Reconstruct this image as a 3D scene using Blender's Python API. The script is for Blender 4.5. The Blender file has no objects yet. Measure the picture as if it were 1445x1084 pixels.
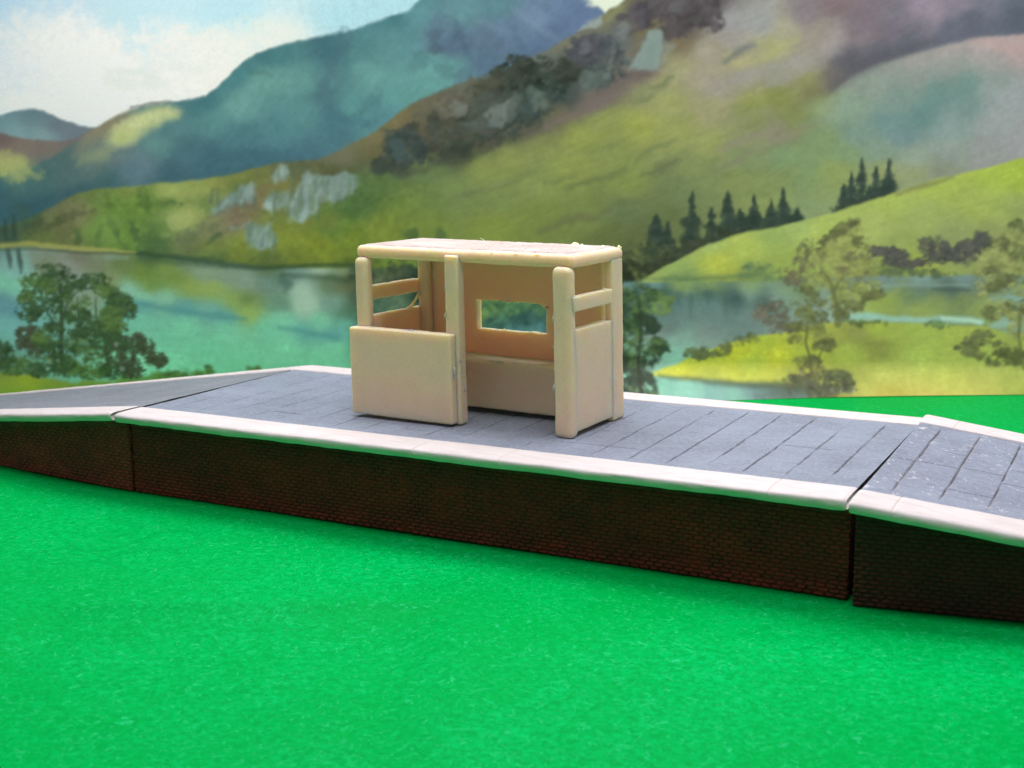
import bpy, bmesh, math
import numpy as np
from mathutils import Vector, Matrix

# ---------------------------------------------------------------- the printed landscape
PX0, PX1, PY0, PY1, PST = -260, 1706, -130, 640, 2.0      # extent of the print, in camera pixels
class Painter:
    """Lays paint on a grid: soft regions, dabs and strokes, the way the printed picture was painted."""
    def __init__(self, seed=3):
        self.rng = np.random.default_rng(seed)
        self.xs = np.arange(PX0, PX1 + .1, PST); self.ys = np.arange(PY0, PY1 + .1, PST)
        self.X, self.Y = np.meshgrid(self.xs, self.ys)
        self.img = np.zeros(self.X.shape + (3,))
        self.n1 = self.fbm(90, 4); self.n2 = self.fbm(90, 4); self.n3 = self.fbm(22, 3)
        self.n4 = self.fbm(22, 3); self.n5 = self.fbm(7, 2)
    def vnoise(self, cell):
        r = self.rng; h, w = self.X.shape
        gh, gw = int(h * PST / cell) + 3, int(w * PST / cell) + 3
        g = r.uniform(-1, 1, (gh, gw))
        fy = np.arange(h) * PST / cell; fx = np.arange(w) * PST / cell
        iy, ix = fy.astype(int), fx.astype(int); ty, tx = fy - iy, fx - ix
        ty = (ty * ty * (3 - 2 * ty))[:, None]; tx = (tx * tx * (3 - 2 * tx))[None]
        a = g[iy][:, ix]; b = g[iy][:, ix + 1]; c = g[iy + 1][:, ix]; d = g[iy + 1][:, ix + 1]
        return (a * (1 - tx) + b * tx) * (1 - ty) + (c * (1 - tx) + d * tx) * ty
    def brushed(self, ang, long=26., short=3.2, octs=2):
        """fine strokes running at an angle"""
        c, s = math.cos(math.radians(ang)), math.sin(math.radians(ang)); out = 0
        for o in range(octs):
            U = (self.X * c + self.Y * s) / (long / (1 + o)) + 50; V = (-self.X * s + self.Y * c) / (short / (1 + .7 * o)) + 400
            g = self.rng.uniform(-1, 1, (int(V.max()) + 3, int(U.max()) + 3))
            iu, iv = U.astype(int), V.astype(int); fu, fv = U - iu, V - iv; fu = fu * fu * (3 - 2 * fu); fv = fv * fv * (3 - 2 * fv)
            out = out + ((g[iv, iu] * (1 - fu) + g[iv, iu + 1] * fu) * (1 - fv) + (g[iv + 1, iu] * (1 - fu) + g[iv + 1, iu + 1] * fu) * fv) * (.65 ** o)
        return out
    def fbm(self, cell, octs):
        s = 0; a = 1.; t = 0
        for _ in range(octs):
            s = s + a * self.vnoise(max(cell, PST)); t += a; a *= .55; cell /= 2.
        return s / t * 1.6
    def field(self, pts, power=3.0, warp=10):
        warp *= .55; X = self.X + self.n1 * warp + self.n3 * warp * .3; Y = self.Y + self.n2 * warp + self.n4 * warp * .3
        num = 0; den = 0
        for (x, y, r, g, b) in pts:
            w = 1. / (((X - x) ** 2 + 1.6 * (Y - y) ** 2) + 260.) ** (power / 2)
            num = num + w[..., None] * np.array([r, g, b], float); den = den + w
        return num / den[..., None]
    def put(self, mask, col):
        col = np.asarray(col, float); m = np.clip(mask, 0, 1)[..., None]
        self.img = self.img * (1 - m) + col * m
    def below(self, pts, soft=2., rough=2.):
        p = np.array(pts, float)
        f = np.interp(self.xs, p[:, 0], p[:, 1])[None] + self.n3 * rough + self.n5 * rough * .5
        t = np.clip((self.Y - f) / soft * .5 + .5, 0, 1); return t * t * (3 - 2 * t)
    def between(self, top, bot, soft=2., rough=2., softb=None):
        return self.below(top, soft, rough) * (1 - self.below(bot, softb or soft, rough))
    def box(self, x0, y0, x1, y1):
        i0 = max(0, int((y0 - PY0) / PST)); i1 = max(0, min(len(self.ys), int((y1 - PY0) / PST) + 2))
        j0 = max(0, int((x0 - PX0) / PST)); j1 = max(0, min(len(self.xs), int((x1 - PX0) / PST) + 2))
        return slice(i0, i1), slice(j0, j1)
    def local(self, sl, m, col):
        m = np.clip(m, 0, 1)[..., None]; self.img[sl] = self.img[sl] * (1 - m) + np.asarray(col, float) * m
    def dab(self, cx, cy, rx, ry, col, a=1., ang=0., soft=.5, rough=.25):
        R = max(rx, ry) * 1.7 + 4
        sl = self.box(cx - R, cy - R, cx + R, cy + R)
        X = self.X[sl] - cx; Y = self.Y[sl] - cy
        if X.size == 0: return
        c, s = math.cos(math.radians(ang)), math.sin(math.radians(ang))
        u = (X * c + Y * s) / rx; v = (-X * s + Y * c) / ry
        d = np.sqrt(u * u + v * v) + self.n3[sl] * rough + self.n5[sl] * rough * .7
        t = np.clip((1 + soft * .5 - d) / max(soft, .05), 0, 1)
        self.local(sl, t * t * (3 - 2 * t) * a, col)
    def poly(self, pts, col, a=1., soft=2., rough=2.):
        p = np.array(pts, float); R = soft + rough + 4
        sl = self.box(p[:, 0].min() - R, p[:, 1].min() - R, p[:, 0].max() + R, p[:, 1].max() + R)
        X = self.X[sl] + self.n4[sl] * rough; Y = self.Y[sl] + self.n3[sl] * rough
        if X.size == 0: return
        d = np.full(X.shape, 1e9); ins = np.zeros(X.shape, bool)
        for i in range(len(p)):
            x0, y0 = p[i - 1]; x1, y1 = p[i]
            ex, ey = x1 - x0, y1 - y0; L = ex * ex + ey * ey + 1e-9
            t = np.clip(((X - x0) * ex + (Y - y0) * ey) / L, 0, 1)
            d = np.minimum(d, (X - x0 - t * ex) ** 2 + (Y - y0 - t * ey) ** 2)
            if y0 != y1:
                cr = ((y0 > Y) != (y1 > Y)) & (X < ex * (Y - y0) / ey + x0); ins ^= cr
        sd = np.where(ins, 1, -1) * np.sqrt(d)
        t = np.clip(sd / soft * .5 + .5, 0, 1)
        c = col[sl] if isinstance(col, np.ndarray) and col.ndim == 3 else col
        self.local(sl, t * t * (3 - 2 * t) * a, c)
    def stroke(self, pts, w, col, a=1., soft=1.5, rough=1.):
        p = np.array(pts, float); ws = np.broadcast_to(np.array(w, float), (len(p),)); R = ws.max() + soft + rough + 4
        sl = self.box(p[:, 0].min() - R, p[:, 1].min() - R, p[:, 0].max() + R, p[:, 1].max() + R)
        X = self.X[sl] + self.n4[sl] * rough; Y = self.Y[sl] + self.n3[sl] * rough
        if X.size == 0: return
        best = np.full(X.shape, -1e9)
        for i in range(1, len(p)):
            x0, y0 = p[i - 1]; x1, y1 = p[i]; ex, ey = x1 - x0, y1 - y0; L = ex * ex + ey * ey + 1e-9
            t = np.clip(((X - x0) * ex + (Y - y0) * ey) / L, 0, 1)
            best = np.maximum(best, ws[i - 1] * (1 - t) + ws[i] * t - np.sqrt((X - x0 - t * ex) ** 2 + (Y - y0 - t * ey) ** 2))
        t = np.clip(best / soft * .5 + .5, 0, 1)
        self.local(sl, t * t * (3 - 2 * t) * a, col)
    def clump(self, cx, cy, rx, ry, cols, n=26, size=(2.5, 6), a=.75, ang=0.):
        rx, ry = rx * 1.18, ry * 1.22
        r = self.rng; cols = np.array(cols, float); c0, s0 = math.cos(math.radians(ang)), math.sin(math.radians(ang))
        for _ in range(int(n * 2.1)):
            q = math.sqrt(r.uniform()) ; th = r.uniform(0, 6.283)
            u, v = q * math.cos(th) * rx, q * math.sin(th) * ry
            lit = _ > n * .9
            c = cols[r.integers(len(cols))] * (1.13 if lit else .93) + r.uniform(-8, 8)
            if lit: v -= ry * .18; u -= rx * .08
            s = (.72 if lit else 1.) * r.uniform(*size) * (1.25 - .45 * q)
            self.dab(cx + u * c0 - v * s0, cy + u * s0 + v * c0, s * r.uniform(.9, 1.6), s * r.uniform(.6, 1.), c, a * r.uniform(.5, .95), r.uniform(-40, 40), 1.2, .5)
    def conifer(self, x, y0, y1, w, col):
        r = self.rng; n = max(7, int((y1 - y0) / 3.2))
        self.stroke([(x, y0 - 1), (x + r.uniform(-1, 1), y1)], [.5, 2.2], col, .8, 2, .5)
        for i in range(n):
            t = (i + .4) / n; y = y0 + (y1 - y0) * t
            ww = w * (.14 + 1.8 * t ** 1.0) * r.uniform(.72, 1.2)
            c = np.array(col, float) + r.uniform(-9, 11)
            self.dab(x + r.uniform(-1, 1) - ww * .35, y + 1.5, ww * .66, 3.2, c, .7, -18, 1.2, .4)
            self.dab(x + r.uniform(-1, 1) + ww * .35, y + 1.5, ww * .66, 3.2, c, .7, 18, 1.2, .4)

def paint_landscape():
    P = Painter(); F = P.field
    # sky and clouds
    P.img[:] = F([(-150,0,176,208,224),(0,0,172,210,230),(60,10,176,212,226),(200,18,178,216,222),(330,15,170,214,220),(480,30,160,210,216),(560,5,160,210,216),
                  (-100,120,214,226,230),(0,120,216,228,232),(100,100,232,234,230),(300,120,226,230,220),(400,60,205,222,215),(850,0,205,222,195),(0,-130,170,205,222),(500,-130,160,205,214)], 3, 14)
    cream = (237, 237, 229)
    for (x, y, rx, ry, a, c) in [(62,38,56,30,.85,cream),(20,55,30,18,.6,cream),(110,60,60,32,.9,cream),(160,52,34,18,.7,cream),(230,58,36,24,.9,(233,235,225)),(290,62,46,20,.8,(229,232,219)),
          (350,55,52,20,.75,(226,230,214)),(395,40,36,20,.45,(226,228,208)),(130,95,90,34,.9,(240,239,233)),(240,100,110,36,.85,(231,234,224)),(330,85,70,26,.8,(226,231,218)),(60,150,90,18,.8,(240,238,232)),
          (150,150,90,26,.9,(236,237,228)),(230,130,70,20,.8,(230,234,224)),(-90,70,80,40,.8,cream),(20,88,40,14,.5,(217,229,232)),(30,112,46,15,.7,(217,228,231))]:
        P.dab(x, y, rx, ry, c, a * .72, 0, 1.5, .35)
    for (x, y, rx, ry, a) in [(190,100,30,7,.55),(215,118,16,9,.45),(175,118,22,10,.4),(255,95,30,7,.2)]:
        P.dab(x, y, rx, ry, (196, 211, 202), a, 8, 1.2, .4)
    P.dab(172, 92, 30, 5, (243, 241, 235), .7, 6, 1., .3)
    # the small far hill on the left and the russet slope under it
    P.put(P.below([(-260,190),(-120,172),(-40,170),(0,162),(20,157),(40,154),(60,157),(85,168),(110,176),(135,181),(160,186),(420,420)], 3, 1.2),
          F([(0,172,112,150,158),(40,165,108,140,148),(20,185,132,170,174),(60,190,140,172,174),(75,178,104,120,132),(105,188,112,126,136),(45,156,92,124,134)], 3, 6))
    P.put(P.below([(-260,200),(-60,184),(0,187),(15,192),(35,197),(70,200),(95,199),(112,194),(125,185),(140,179),(420,420)], 2.5, 1.),
          F([(0,195,116,100,100),(30,205,136,120,108),(20,222,140,126,110),(70,210,130,118,108),(100,205,120,112,112),(-80,210,150,128,110),(45,232,128,122,112),(70,240,92,118,116)], 3, 6))
    # blue-green mountain
    teal = F([(145,175,140,135,105),(290,140,66,122,126),(330,105,70,130,132),(340,150,104,160,152),(300,165,86,140,138),(380,80,66,124,126),(380,120,100,158,148),(420,120,96,156,148),(470,72,62,112,120),
              (470,110,82,134,136),(455,140,74,122,128),(500,70,78,136,136),(520,105,98,160,152),(560,60,88,146,146),(560,20,66,126,128),(590,20,92,152,154),(600,100,100,164,158),(570,130,92,156,150),(500,150,88,152,148),
              (430,160,86,142,140),(400,185,80,134,138),(340,190,74,124,130),(470,180,72,120,130),(520,165,84,140,142),(550,170,84,142,148),(600,130,98,164,156),(640,105,96,158,152),
              (620,40,92,128,146),(640,70,84,112,134),(690,60,92,120,142),(690,95,86,118,140),(720,40,100,130,156),(700,10,88,138,146),(750,25,110,140,166),(780,50,92,120,150),(760,80,84,114,142),(820,25,96,124,158),(840,14,98,124,156),
              (650,20,96,150,152),(230,175,84,130,132),(220,205,96,146,142),(260,215,74,118,126),(300,225,64,106,118),(360,225,66,110,122),(420,215,72,116,130),(240,235,68,106,118),(200,228,100,128,138),(190,240,92,122,134),(170,215,104,128,128),
              (130,235,98,122,116),(100,245,86,116,116),(60,255,76,114,114),(150,255,66,104,108),(20,262,84,124,120),(0,280,62,104,114),(60,290,58,98,108),(-120,270,60,104,114),(240,255,62,100,112),(120,275,58,96,106),(30,300,60,100,110),(700,-60,84,126,140)], 4, 12)
    teal = teal * (1 + .02 * P.n3 + .02 * P.n5 + .016 * P.brushed(-52, 22, 5))[..., None]
    P.put(P.below([(-260,260),(0,245),(40,236),(70,226),(100,205),(125,188),(140,179),(155,170),(185,155),(210,148),(240,145),(270,140),(290,136),(312,118),(335,94),(360,77),(400,62),(450,53),(490,46),(540,28),(575,16),(600,-5),(640,-45),(690,-88),(730,-70),(800,-30),(846,12),(900,60),(1000,200)], 3, 1.4), teal)
    P.put(P.below([(-260,250),(-20,242),(0,240),(30,238),(70,232),(95,222),(120,214),(150,216),(165,230),(420,420)], 16, 6) * (1 - P.below([(-260,330),(0,320),(300,300),(420,200)], 8, 3)) * (P.X < 300) * .9, teal)
    P.dab(12, 234, 34, 16, (186, 192, 112), .85, 12, 1.2, .3); P.dab(40, 246, 20, 8, (160, 172, 110), .5, 12, .9, .4); P.dab(-60, 236, 50, 20, (176, 182, 110), .7, 0, 1.2, .3)
    P.poly([(122,190),(150,173),(183,156),(150,180),(135,200),(118,215),(104,222)], (140,136,112), .65, 8, 3)
    P.poly([(118,218),(146,205),(157,212),(154,222),(138,230),(112,232)], (156,166,118), .6, 9, 4)
    P.poly([(150,200),(160,182),(185,164),(215,152),(242,151),(255,158),(253,166),(232,174),(205,190),(186,203),(165,209),(155,207)], (188,200,134), .9, 9, 3)
    P.dab(200, 172, 40, 10, (206, 212, 146), .55, -24, .9, .4); P.dab(168, 195, 16, 9, (178, 192, 116), .5, -30, .9, .4)
    P.stroke([(185,153),(215,147),(240,144)], [1.2,2,1.5], (116,124,118), .8, 3, 1.5)
    P.stroke([(352,104),(372,103),(384,108)], [2,3,1.5], (72,120,110), .6, 5, 2)
    for (x, y, rx, ry, an, a, c) in [(478,72,9,30,24,.5,(70,112,122)),(462,112,8,26,30,.4,(74,118,124)),(452,132,6,18,30,.35,(74,118,124)),(588,84,12,20,36,.4,(74,122,126)),(616,52,12,10,-40,.5,(76,98,116)),(612,70,14,6,10,.5,(72,92,106)),
          (650,50,5,26,-20,.35,(76,100,122)),(664,80,5,26,-28,.3,(76,104,128)),(630,100,22,7,30,.35,(76,118,126)),(655,110,10,16,10,.4,(84,112,134)),(530,142,16,8,-40,.35,(70,118,124)),(700,40,26,5,20,.3,(120,150,166)),
          (757,36,40,5,36,.35,(124,152,170)),(735,70,6,28,-25,.3,(76,104,130)),(780,20,30,5,30,.3,(84,108,142)),(395,225,60,12,6,.35,(58,102,118)),(480,168,34,8,10,.4,(64,110,124)),(340,245,60,10,-6,.3,(58,98,112))]:
        P.dab(x, y, rx, ry, c, a, an, 1., .5)
    P.dab(855, -4, 26, 12, (206, 222, 196), .95, 0, .6, .3)
    # the great right-hand slope
    slope = F([(440,232,104,112,80),(475,218,112,114,86),(530,190,120,118,78),(565,165,122,116,76),(600,150,108,108,84),(650,125,104,110,92),(700,105,92,104,92),(750,82,108,118,108),(800,60,120,124,100),(850,30,118,122,92),(870,10,120,122,82),
        (480,245,84,92,58),(540,215,106,104,66),(580,185,100,96,70),(620,190,84,86,68),(660,180,74,82,68),(640,150,84,90,76),(700,150,78,92,82),(720,120,62,76,64),(760,120,56,72,62),(800,105,64,80,74),(840,70,84,90,92),(820,85,92,98,96),
        (740,160,62,78,70),(800,135,70,84,78),(850,110,80,92,88),(870,50,96,106,104),(900,20,86,84,88),(950,20,84,80,82),(1000,12,82,78,78),(960,45,86,82,82),(920,45,112,108,78),(960,60,122,112,80),(560,230,60,72,62),(690,190,80,80,70),(640,215,68,78,62),
        (850,140,116,108,98),(880,120,118,108,96),(910,105,112,100,98),(790,165,110,108,84),(740,182,96,98,76),
        (500,265,96,128,78),(540,255,92,122,72),(600,245,104,130,76),(480,300,84,116,58),(520,310,86,120,62),(560,300,108,136,66),(600,280,110,136,76),(640,270,120,144,80),(600,320,124,144,60),(680,240,136,152,78),(720,225,140,156,80),
        (760,210,138,152,84),(700,280,124,146,78),(760,250,134,152,82),(820,195,146,160,76),(860,175,142,156,82),(800,240,140,156,76),(860,220,136,152,80),(900,180,156,168,76),(880,260,132,150,76),(760,310,126,144,68),(700,320,132,150,64),
        (820,300,122,142,72),(880,300,104,124,78),(900,330,98,112,66),(860,340,104,118,64),(940,150,154,162,96),(930,120,160,164,110),(900,130,138,148,98),(960,100,160,162,116),(1000,75,158,154,132),(1040,60,152,150,142),(985,110,160,154,130),
        (950,190,150,160,88),(1000,160,158,158,112),(1000,200,152,162,92),(970,230,130,146,88),(1010,130,156,152,138),(1050,115,156,154,140),(1040,85,166,164,116),(1090,65,164,168,116),(1110,40,160,160,132),(1070,30,154,160,156),(1030,30,150,154,152),(1060,140,148,156,84),
        (1100,105,152,154,134),(1130,90,160,158,146),(1160,50,150,144,130),(1180,60,158,152,148),(1100,140,134,142,74),(1140,110,142,146,88),(1150,125,126,128,82),(1060,165,128,142,80),(1120,160,128,138,82),(1170,120,124,120,104),
        (1060,200,138,146,102),(1090,185,142,140,116),(1050,225,126,146,96),(1100,215,124,154,104),(1150,175,126,150,102),(1170,150,138,162,110),(1000,250,124,142,86),(1050,255,132,150,86),(1110,250,132,152,90),(1160,230,126,154,108),(1180,255,144,162,92),
        (1130,290,144,158,86),(960,270,112,132,84),(940,300,104,120,72),(1140,20,128,122,126),(1180,10,126,112,114),(1220,20,124,112,120),(1260,20,122,118,128),(1300,10,150,138,154),(1320,25,148,136,148),(1360,10,138,132,146),(1400,8,118,122,136),
        (1220,50,124,116,122),(1260,45,118,112,124),(1300,40,118,116,128),(1340,45,98,104,120),(1380,30,96,104,118),(1430,18,92,104,118),(1445,30,90,100,114),(1200,85,92,92,102),(1240,75,96,98,108),(1280,60,96,102,114),(1600,20,100,108,120),(1180,110,112,108,106),(1100,-80,130,120,126),(900,-80,86,84,88)], 4.2, 11)
    slope = slope * (1 + .025 * P.n3 + .02 * P.n5 + .022 * P.brushed(-24))[..., None]
    P.put(P.below([(-260,900),(300,300),(430,236),(470,216),(530,186),(560,161),(590,143),(640,121),(700,101),(740,86),(800,55),(850,22),(875,6),(890,-10),(1000,-130),(1706,-130)], 3.5, 1.6), slope)
    # woods and crags along the ridge
    for (x, y, rx, ry, a, c) in [(575,210,22,22,.5,(64,82,78)),(560,225,30,12,.5,(62,74,64)),(600,195,26,24,.6,(72,78,66)),(640,180,30,26,.6,(68,76,66)),(690,160,24,22,.5,(70,82,74)),(725,105,26,18,.8,(52,64,52)),(690,120,30,12,.55,(74,80,64)),
          (770,112,36,22,.85,(50,64,54)),(810,95,26,14,.7,(58,66,54)),(760,145,40,20,.65,(56,74,68)),(715,180,30,16,.6,(52,66,62)),(830,72,22,16,.7,(76,80,86)),(845,110,22,14,.6,(64,78,76)),(868,80,12,26,.7,(70,80,82)),
          (905,25,34,16,.6,(78,76,82)),(970,25,40,20,.6,(78,74,76)),(640,150,22,12,.5,(96,96,80)),(1000,20,16,24,.6,(76,72,74)),(660,205,50,8,.5,(58,70,58)),(950,45,40,8,.5,(74,72,72)),(562,205,14,18,.4,(58,74,68)),(586,208,9,22,.4,(56,70,66))]:
        P.clump(x, y, rx, ry, [c, np.array(c) + 10, np.array(c) - 10], 34, (3, 8), a, -25)
    for (x, y, rx, ry, a, c, an) in [(700,165,11,17,.7,(122,138,128),15),(720,158,10,16,.5,(118,136,126),20),(765,145,10,13,.6,(108,128,116),10),(752,132,8,9,.45,(102,122,110),0),(650,155,9,9,.6,(120,134,124),30),(685,180,18,16,.4,(100,118,110),20),(570,215,14,16,.45,(84,108,106),-20),
          (842,115,14,20,.5,(104,122,112),20),(828,110,9,9,.4,(110,126,116),20),(862,85,6,24,.5,(124,138,132),10),(878,42,10,14,.5,(128,146,138),20),(952,10,16,8,.5,(108,116,120),-30),(884,88,5,22,.4,(116,134,126),16)]:
        P.dab(x, y, rx, ry, c, a, an, .9, .6)
    P.poly([(888,100),(902,66),(918,46),(934,44),(938,54),(928,98),(908,97)], (130,154,146), .95, 4, 4); P.poly([(938,56),(955,62),(946,74),(932,92)], (136,150,132), .7, 5, 3); P.poly([(910,92),(916,60),(926,60),(920,92)], (120,146,138), .5, 4, 3)
    P.poly([(818,44),(830,30),(846,22),(850,34),(838,40)], (150,172,168), .8, 4, 3); P.poly([(850,24),(872,10),(884,8),(872,22),(856,34)], (132,140,92), .7, 4, 3)
    for pts, w, c, a in [([(740,188),(800,170),(850,146),(900,112)],[3,5,8,4],(120,110,104),.7),([(800,160),(850,132),(900,104),(912,100)],[2,4,6,4],(108,100,96),.6),([(560,246),(640,228),(700,205),(760,178)],[3,4,4,3],(76,84,66),.6),
          ([(770,262),(790,258),(812,250)],[2,3,1.5],(104,120,72),.55),([(800,268),(830,258),(860,248),(884,236)],[2,3,4,2],(92,112,72),.6),([(905,246),(930,238),(952,226)],[2,4,3],(96,106,76),.65),([(900,228),(920,210),(950,200)],[2,3,2],(98,118,80),.6),
          ([(918,124),(936,118),(950,110)],[2,5,3],(102,118,78),.65),([(895,146),(910,140),(930,128)],[2,4,2],(104,122,80),.5),([(1022,86),(1040,76),(1066,66)],[3,5,3],(104,112,110),.7),([(760,325),(800,312),(860,300)],[3,6,3],(106,108,78),.55),
          ([(1014,210),(1060,196),(1076,188)],[3,6,3],(142,136,118),.6),([(1100,200),(1140,180),(1170,168)],[2,4,3],(140,136,110),.65),([(1010,238),(1040,226),(1058,216)],[3,5,3],(134,130,108),.55),([(660,275),(720,258),(760,240)],[3,5,3],(108,122,78),.4),
          ([(640,280),(660,272),(680,268)],[1.5,2.5,1.5],(96,112,76),.4),([(820,216),(850,208),(870,200)],[2,3,2],(112,130,82),.4),([(1000,180),(1040,170),(1090,158)],[6,10,6],(148,150,112),.35),([(1080,120),(1120,106),(1160,92)],[5,9,6],(150,148,142),.45),
          ([(1110,90),(1150,80),(1190,78)],[3,6,4],(158,154,150),.4),([(1030,110),(1070,100),(1110,92)],[5,9,6],(152,150,146),.4),([(1060,95),(1090,75),(1125,55)],[3,6,3],(168,172,104),.4)]:
        P.stroke(pts, w, c, a, 6, 4)
    for _ in range(170):                                                   # short grass strokes across the meadow
        x = P.rng.uniform(520, 1180); y = P.rng.uniform(110, 330)
        if y < 330 - (x - 480) * .42 + 0 and y < 250 - (x - 560) * .3: continue
        d = P.rng.uniform(-16, 16); sl = P.box(x, y, x, y); b = P.img[sl][0, 0] + d
        L = P.rng.uniform(8, 30); P.stroke([(x, y), (x + L, y - L * P.rng.uniform(.25, .5))], [1, P.rng.uniform(1.5, 4)], b, .4, 5, 3)
    # second hill on the right
    hill2 = F([(1170,140,140,158,122),(1200,112,138,150,136),(1240,95,142,152,144),(1290,80,158,158,152),(1340,68,166,160,154),(1390,60,178,164,160),(1425,62,184,164,160),(1440,72,182,160,158),(1400,85,164,160,158),(1350,95,150,154,150),(1300,105,142,152,146),(1230,120,138,156,142),
        (1200,150,134,160,138),(1260,140,124,152,142),(1320,125,112,148,140),(1360,115,118,150,142),(1400,115,146,160,156),(1430,140,158,166,168),(1360,150,126,154,150),(1300,160,108,144,140),(1250,170,112,148,144),(1210,190,122,152,136),(1270,195,116,146,148),(1340,180,138,162,158),(1400,180,160,168,168),
        (1440,200,166,166,170),(1400,215,156,160,160),(1340,215,150,164,154),(1290,225,148,166,150),(1240,215,132,158,138),(1190,215,128,156,112),(1160,200,128,154,104),(1130,225,128,156,104),(1180,240,144,162,92),(1240,250,150,164,104),(1290,250,152,162,116),(1330,245,142,152,130),(1400,232,158,158,154),(1600,80,180,160,158),(1600,180,166,168,170)], 4.2, 10)
    hill2 = hill2 * (1 + .02 * P.n3 + .02 * P.n5 + .014 * P.brushed(-22))[..., None]
    P.put(P.below([(-260,900),(1080,240),(1120,200),(1150,160),(1172,134),(1200,108),(1240,90),(1290,75),(1340,62),(1390,52),(1445,48),(1706,30)], 4.5, 1.6) * np.clip((P.X - 1110 - (230 - P.Y) * .35) / 40, 0, 1), hill2)
    P.stroke([(1175,122),(1210,98),(1260,78),(1320,60)], [6,9,8,5], (88,90,98), .55, 10, 3)
    P.stroke([(1280,175),(1320,150),(1370,125)], [8,12,9], (100,142,136), .5, 16, 6)
    P.stroke([(1370,60),(1400,64),(1450,70)], [2,5,7], (196,164,164), .5, 8, 4)
    # conifers on the shoulder, then the bright shoulder itself
    cc = (52, 70, 60)
    for (x, y0, y1, w) in [(926,303,372,15),(942,314,372,11),(953,350,374,9),(976.5,271,360,13),(1004,294,352,12),(1015,326,350,10),(1027,270,346,11),(1045,296,340,11),(1064,276,336,10.5),(1054,318,340,12),(1088,282,332,10),(1105,266,326,10),(1125,294,320,9),(1116,306,322,8),
                          (1190,261,299,8),(1201,244,297,9),(1216,224,294,10),(1226,262,292,8),(1236,236,290,8),(1246,258,288,7),(1254,225,284,9.5)]:
        P.conifer(x, y0, y1, w, cc if x < 1150 else (56, 74, 66))
    P.clump(920, 360, 40, 14, [(74,88,58),(62,76,52),(88,98,62)], 40, (3, 7), .7); P.clump(985, 350, 60, 10, [(54,64,48),(64,72,54)], 46, (3, 7), .8, -18); P.clump(1210, 288, 34, 6, [(56,70,60)], 26, (3, 6), .8, -16)
    P.clump(880, 385, 60, 12, [(50,56,40),(60,66,46),(44,52,40)], 60, (4, 8), .85)
    P.clump(1080, 332, 40, 6, [(62,70,52)], 26, (3, 5), .7, -14)
    sh = F([(905,396,158,176,92),(950,378,150,176,92),(1000,352,162,186,100),(1010,372,184,194,70),(1050,350,174,192,86),(1030,385,176,186,68),(1090,330,152,178,92),(1130,320,162,184,100),(1110,370,150,170,80),(1180,304,168,188,92),(1160,330,172,190,92),(1250,282,168,186,86),(1230,320,168,182,98),(1320,258,168,186,80),
            (1300,310,162,178,96),(1400,240,170,192,72),(1380,290,168,184,88),(1440,240,168,190,66),(1440,300,160,174,96),(1340,340,148,160,100),(1260,350,154,170,92),(1400,340,150,160,96),(1210,370,160,170,90),(1290,375,158,172,78),(1250,388,120,136,80),(960,394,120,148,86),(1050,392,116,140,84),(1600,260,170,190,80)], 4, 9)
    sh = sh * 1.03 * (1 + .025 * P.n3 + .02 * P.n5 + .018 * P.brushed(-16))[..., None]
    P.put(P.below([(-260,900),(880,410),(905,395),(950,370),(1000,345),(1040,331),(1090,322),(1130,313),(1180,299),(1250,276),(1320,253),(1400,235),(1445,222),(1706,150)], 2.5, 1.2), sh)
    P.stroke([(1265,275),(1300,264),(1345,252)], [1.5,3,1.5], (120,116,84), .6, 4, 1.5)
    P.stroke([(905,396),(960,394),(1040,390),(1100,386)], [1.5,3,3,2], (92,122,86), .6, 4, 2)
    P.clump(1070, 378, 20, 5, [(104,132,84),(92,120,84)], 20, (3, 5), .6, 0); P.clump(1090, 394, 22, 4, [(100,128,84)], 16, (3, 5), .6)
    # near meadow left of the shelter, with its crags
    mead = F([(10,325,72,94,74),(40,305,74,100,72),(80,290,112,116,76),(110,300,128,126,86),(90,320,112,114,70),(60,335,108,122,66),(140,272,108,128,66),(180,265,126,142,70),(160,290,108,142,58),(200,285,116,150,58),(150,320,114,146,66),(180,335,106,140,58),(240,265,156,170,88),(270,268,150,164,84),(230,285,88,118,56),
        (300,255,146,156,76),(330,250,122,132,64),(250,310,164,176,98),(275,300,150,160,86),(230,325,96,128,62),(290,290,112,136,72),(215,345,76,108,62),(260,340,112,122,80),(300,325,118,120,86),(330,310,132,118,92),(360,290,130,112,84),(300,350,124,138,62),(340,350,126,140,54),(400,340,130,144,50),(380,300,112,128,60),
        (420,235,90,100,66),(400,262,120,124,66),(440,225,104,106,70),(480,240,88,96,60),(340,265,106,126,66),(500,260,90,122,66),(500,290,82,116,60),(470,320,98,128,52),(450,350,130,144,44),(500,345,116,138,44),(540,330,126,146,54),(560,360,110,136,48),(430,372,116,130,48),(380,372,92,110,54),(300,362,78,102,58),(500,372,90,106,42),(600,350,110,136,60),(-100,320,70,94,70)], 4, 8)
    mead = mead * (1 + .045 * P.n3 + .05 * P.n5 + .02 * P.brushed(-30, 16, 4))[..., None]
    edge = [(-260,330),(0,318),(25,312),(55,302),(85,286),(110,273),(140,266),(200,262),(280,254),(335,246),(360,238),(390,230),(440,226),(480,240),(540,252),(620,262),(700,330),(800,420),(900,900)]
    P.put(P.below(edge, 3, 1.6) * np.clip((640 - P.X) / 90, 0, 1), mead)
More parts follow.
